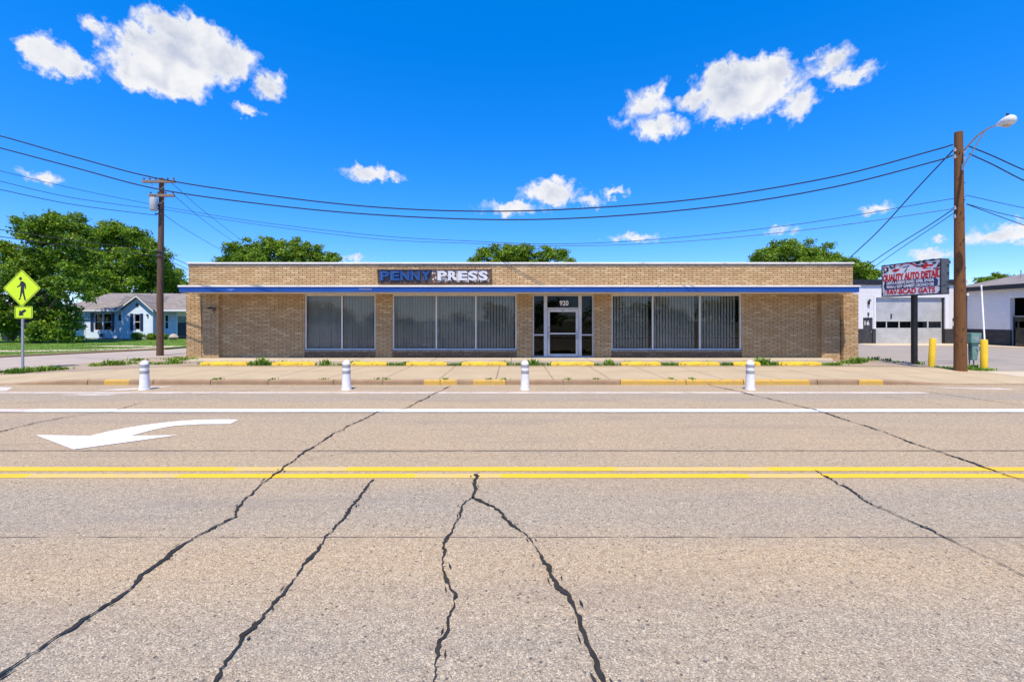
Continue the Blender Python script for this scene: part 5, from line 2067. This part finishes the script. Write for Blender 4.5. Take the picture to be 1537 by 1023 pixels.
for a, c, h, n in [(373, 410, 0.20, 150), (474, 527, 0.10, 90), (581, 610, 0.12, 130), (671, 693, 0.10, 90), (760, 827, 0.12, 190), (891, 932, 0.11, 110), (991, 1018, 0.13, 120), (1079, 1100, 0.14, 110),
                   (1140, 1167, 0.19, 170), (1231, 1262, 0.12, 150)]:
    sp_.append((stopx((a + c) / 2), 16.05, 0.125, (stopx(c) - stopx(a)), h, n))
sp_ += [(stopx(393), 16.1, 0.125, 0.3, 0.34, 60), (stopx(488), 16.1, 0.125, 0.22, 0.26, 50), (stopx(800), 16.1, 0.125, 0.3, 0.28, 60), (stopx(915), 16.1, 0.125, 0.25, 0.26, 50), (stopx(1145), 16.1, 0.125, 0.3, 0.36, 60)]
for (pa, pb) in STOPS:
    for k in range(3):
        sp_.append((stopx(rr.uniform(pa, pb)), 16.13, 0.125, 0.3, rr.uniform(0.14, 0.22), 18))
for px, py in [(85 + 0, 572)]:
    pass
for px in (487, 568, 580, 668, 734, 757, 852, 894, 1008, 1040, 325, 410, 330):
    x = (px - 768.5) / F * 12.22
    sp_.append((x, 12.21, 0.13, 0.14, 0.06, 14))
weeds('kerbside_weeds', sp_, 'green weeds between the yellow wheel stops and in the kerb joints', 4, 1.6)
sp_ = []
for t in range(9):
    px = 18 + t * 9.5
    py = 560 - t * 0.75
    x, y = G(px, py, 0.07)
    sp_.append((x, y, 0.06, 0.32, 0.22 if t < 7 else 0.14, 70))
for px, py, h, n in [(145, 548.5, 0.18, 60), (165, 547.5, 0.26, 90), (178, 547, 0.26, 90), (200, 545, 0.12, 60), (205, 541, 0.2, 60), (225, 546, 0.14, 60), (243, 546, 0.14, 70), (262, 545, 0.26, 110), (272, 543, 0.3, 120), (285, 541, 0.22, 80),
                     (255, 539, 0.12, 40), (270, 537, 0.12, 50), (215, 540, 0.12, 40), (298, 543, 0.14, 50)]:
    x, y = G(px, py, 0.08)
    sp_.append((x, y, 0.06, 0.5, h, n))
weeds('verge_grass', sp_, 'grass tufts along the left verge round the crossing sign and pole', 5)
sp_ = []
for px, py, h, n in [(1268, 545, 0.16, 110), (1284, 545, 0.3, 130), (1293, 543, 0.24, 100), (1302, 541, 0.12, 60), (1313, 539.5, 0.2, 50), (1330, 541, 0.14, 40), (1345, 543, 0.08, 30), (1376, 546, 0.16, 40), (1408, 551, 0.1, 50), (1425, 554, 0.14, 80),
                     (1434, 556, 0.14, 70), (1452, 555, 0.16, 90), (1462, 553, 0.2, 110), (1470, 556, 0.16, 70), (1482, 556, 0.14, 50)]:
    x, y = G(px, py, 0.07)
    sp_.append((x, y, 0.055, 0.4, h, n))
weeds('corner_weeds', sp_, 'weeds at the right brick corner and round the wooden pole and bollards', 6)
# lawn blades
rr = random.Random(22)
sp_ = []
for k in range(900):
    y = rr.uniform(21.5, 38)
    x = rr.uniform(-0.6 * y - 24 + 14, -0.72 * y + 1.0)
    x = wx(rr.uniform(-30, 284), y)
    if x > -21.2 - max(0, 26.5 - y) * 0.6:
        continue
    sp_.append((x, y, 0.045, 0.6, 0.07, 9))
weeds('lawn_grass', sp_, 'short green lawn grass in front of the pale blue house', 7)

# ================================================================== SKY, SUN, CAMERA
SUN_DIR = Vector((0.15, 1.0, -2.2)).normalized()     # the way the light travels
elev = math.asin(-SUN_DIR.z)
az = math.atan2(-SUN_DIR.x, -SUN_DIR.y)               # compass direction of the sun, from +Y towards +X
world = bpy.data.worlds.new('World')
S.world = world
world.use_nodes = True
nt = NT(world.node_tree)
for nd in list(nt.N):
    nt.N.remove(nd)
out = nt.n('ShaderNodeOutputWorld')
sky = nt.n('ShaderNodeTexSky', sky_type='NISHITA')
sky.sun_disc = False
sky.sun_elevation = elev
sky.sun_rotation = az
sky.air_density = 1.0
sky.dust_density = 0.0
sky.ozone_density = 4.0
sky.altitude = 300
skyc = nt.n('ShaderNodeHueSaturation', {'Hue': 0.5, 'Saturation': 1.40, 'Value': 1.0, 'Color': sky.outputs[0]}).outputs[0]
dir0 = nt.n('ShaderNodeTexCoord').outputs['Generated']
hgt = nt.ramp(nt.math('ARCSINE', nt.sep(dir0)[2]), 0.10, 0.62)
skyc = nt.mix(1.0, skyc, nt.mix(hgt, (0.92, 1.06, 1.60), (0.78, 1.62, 1.92)), 'MULTIPLY')
bgs = nt.n('ShaderNodeBackground', {'Color': skyc, 'Strength': 0.12})
d = nt.n('ShaderNodeTexCoord').outputs['Generated']
x, y, z = nt.sep(d)
A = nt.math('ARCTAN2', x, y)
E = nt.math('ARCSINE', z)
Q = nt.comb(A, E, 0.0)
n1 = nt.n('ShaderNodeTexNoise', {'Vector': Q, 'Scale': 26.0, 'Detail': 6.0, 'Roughness': 0.6}).outputs['Color']
wv = nt.n('ShaderNodeVectorMath', {0: nt.vmath('SUBTRACT', n1, (0.5, 0.5, 0.5))}, operation='SCALE')
wv.inputs['Scale'].default_value = 0.044
n2 = nt.n('ShaderNodeTexNoise', {'Vector': Q, 'Scale': 75.0, 'Detail': 4.0, 'Roughness': 0.6}).outputs['Color']
wv2 = nt.n('ShaderNodeVectorMath', {0: nt.vmath('SUBTRACT', n2, (0.5, 0.5, 0.5))}, operation='SCALE')
wv2.inputs['Scale'].default_value = 0.030
Qd = nt.vmath('ADD', nt.vmath('ADD', Q, wv.outputs[0]), wv2.outputs[0])
PUFFS = [  # px, py, rx, ry, weight
    (262, 92, 92, 58, 1), (262, 48, 62, 40, 1), (222, 66, 52, 36, 1), (305, 60, 50, 34, 1), (330, 90, 60, 40, 1), (205, 100, 60, 42, 1), (250, 122, 80, 34, 1),
    (75, 84, 52, 36, .9), (112, 100, 46, 24, .8), (44, 78, 24, 18, .6), (148, 46, 30, 24, .55), (152, 72, 15, 14, .35), (365, 88, 30, 26, .5), (403, 128, 34, 27, .7), (372, 168, 22, 12, .5),
    (1118, 140, 100, 50, 1), (1150, 112, 55, 36, 1), (1092, 116, 55, 34, .9), (1195, 156, 36, 32, .75), (1040, 150, 36, 20, .7),
    (972, 158, 42, 34, .6), (990, 190, 52, 22, .7), (932, 186, 18, 14, .35), (990, 136, 16, 18, .4), (1250, 92, 48, 26, .6), (1278, 112, 46, 20, .65), (1222, 86, 18, 14, .4), (1300, 100, 20, 16, .4),
    (552, 262, 46, 15, .7), (592, 265, 22, 9, .5), (828, 288, 52, 25, .9), (770, 312, 60, 13, .6), (885, 304, 30, 11, .5), (922, 289, 24, 10, .5),
    (70, 265, 42, 13, .5), (950, 356, 48, 10, .5), (1175, 343, 36, 11, .45), (1308, 311, 32, 11, .55), (1398, 380, 42, 13, .6), (1500, 351, 62, 19, .65), (1540, 350, 40, 16, .6), (1413, 358, 16, 6, .45), (535, 386, 24, 9, .45),
]
f = None
for px, py, rx_, ry_, wgt in PUFFS:
    u = (px - 768.5) / F
    v = (HZ - py) / F
    a = math.atan(u)
    e = math.atan(v / math.sqrt(1 + u * u))
    ra = rx_ / F / (1 + u * u)
    re = ry_ / F / math.sqrt(1 + u * u) / (1 + v * v / (1 + u * u))
    q = nt.vmath('MULTIPLY', nt.vmath('SUBTRACT', Qd, (a, e, 0)), (1 / ra, 1 / re, 0))
    l = nt.vmath('LENGTH', q)
    c = nt.math('MULTIPLY_ADD', l, -wgt, wgt)
    f = c if f is None else nt.math('SMOOTH_MAX', f, c, 0.12)
fb = nt.noise(Q, 30.0, 9.0, 0.60, 0.4)
dens = nt.math('MULTIPLY_ADD', nt.math('SUBTRACT', fb, 0.5), 1.15, nt.math('MULTIPLY_ADD', f, 1.25, -0.05))
alpha = nt.ramp(dens, 0.0, 0.44)
alpha = nt.math('POWER', alpha, 1.15)
# billows lit from above: compare the density with that a little nearer the sun
fb2 = nt.noise(nt.vmath('ADD', Q, (-0.008, 0.022, 0.0)), 22.0, 4.0, 0.5, 0.3)
fb1 = nt.noise(Q, 22.0, 4.0, 0.5, 0.3)
dark = nt.ramp(nt.math('SUBTRACT', fb2, fb1), -0.08, 0.20)
sh = nt.noise(nt.vmath('ADD', Q, (0.0, 0.02, 0.3)), 9.0, 3.0, 0.5)
core = nt.math('MULTIPLY', nt.ramp(f, 0.18, 0.70), nt.math('ADD', nt.math('MULTIPLY', dark, 0.55), nt.math('MULTIPLY', nt.ramp(sh, 0.40, 0.60), 0.55)), clamp=True)
cc = nt.mix(nt.ramp(alpha, 0.2, 0.85), (0.72, 0.80, 1.0), (1.0, 1.0, 1.0))
cc = nt.mix(core, cc, (0.53, 0.59, 0.74))
bgc = nt.n('ShaderNodeBackground', {'Color': cc, 'Strength': 0.78})
mx = nt.n('ShaderNodeMixShader', {0: nt.math('MULTIPLY', alpha, 0.97), 1: bgs.outputs[0], 2: bgc.outputs[0]})
nt.L.new(mx.outputs[0], out.inputs[0])
world.cycles.sampling_method = 'MANUAL'
world.cycles.sample_map_resolution = 512

sun = bpy.data.lights.new('sun', 'SUN')
sun.energy = 5.0
sun.angle = R(0.5)
sun.color = (1.0, 0.87, 0.68)
so = bpy.data.objects.new('sun', sun)
COL.objects.link(so)
so.rotation_euler = SUN_DIR.to_track_quat('-Z', 'Y').to_euler()
so.location = (-20, -40, 60)

cam = bpy.data.cameras.new('camera')
cam.sensor_width = 36.0
cam.lens = F / 1537.0 * 36.0
cam.shift_y = -(511.5 - HZ) / 1537.0
cam.clip_start = 0.05
cam.clip_end = 8000
co = bpy.data.objects.new('camera', cam)
COL.objects.link(co)
co.location = (0, 0, CAMH)
co.rotation_euler = (R(90), 0, 0)
S.camera = co

S.view_settings.view_transform = 'Standard'
S.view_settings.look = 'None'
S.view_settings.exposure = 0.30
S.view_settings.gamma = 1.0
S.cycles.max_bounces = 6
S.cycles.transparent_max_bounces = 12
S.cycles.use_denoising = True
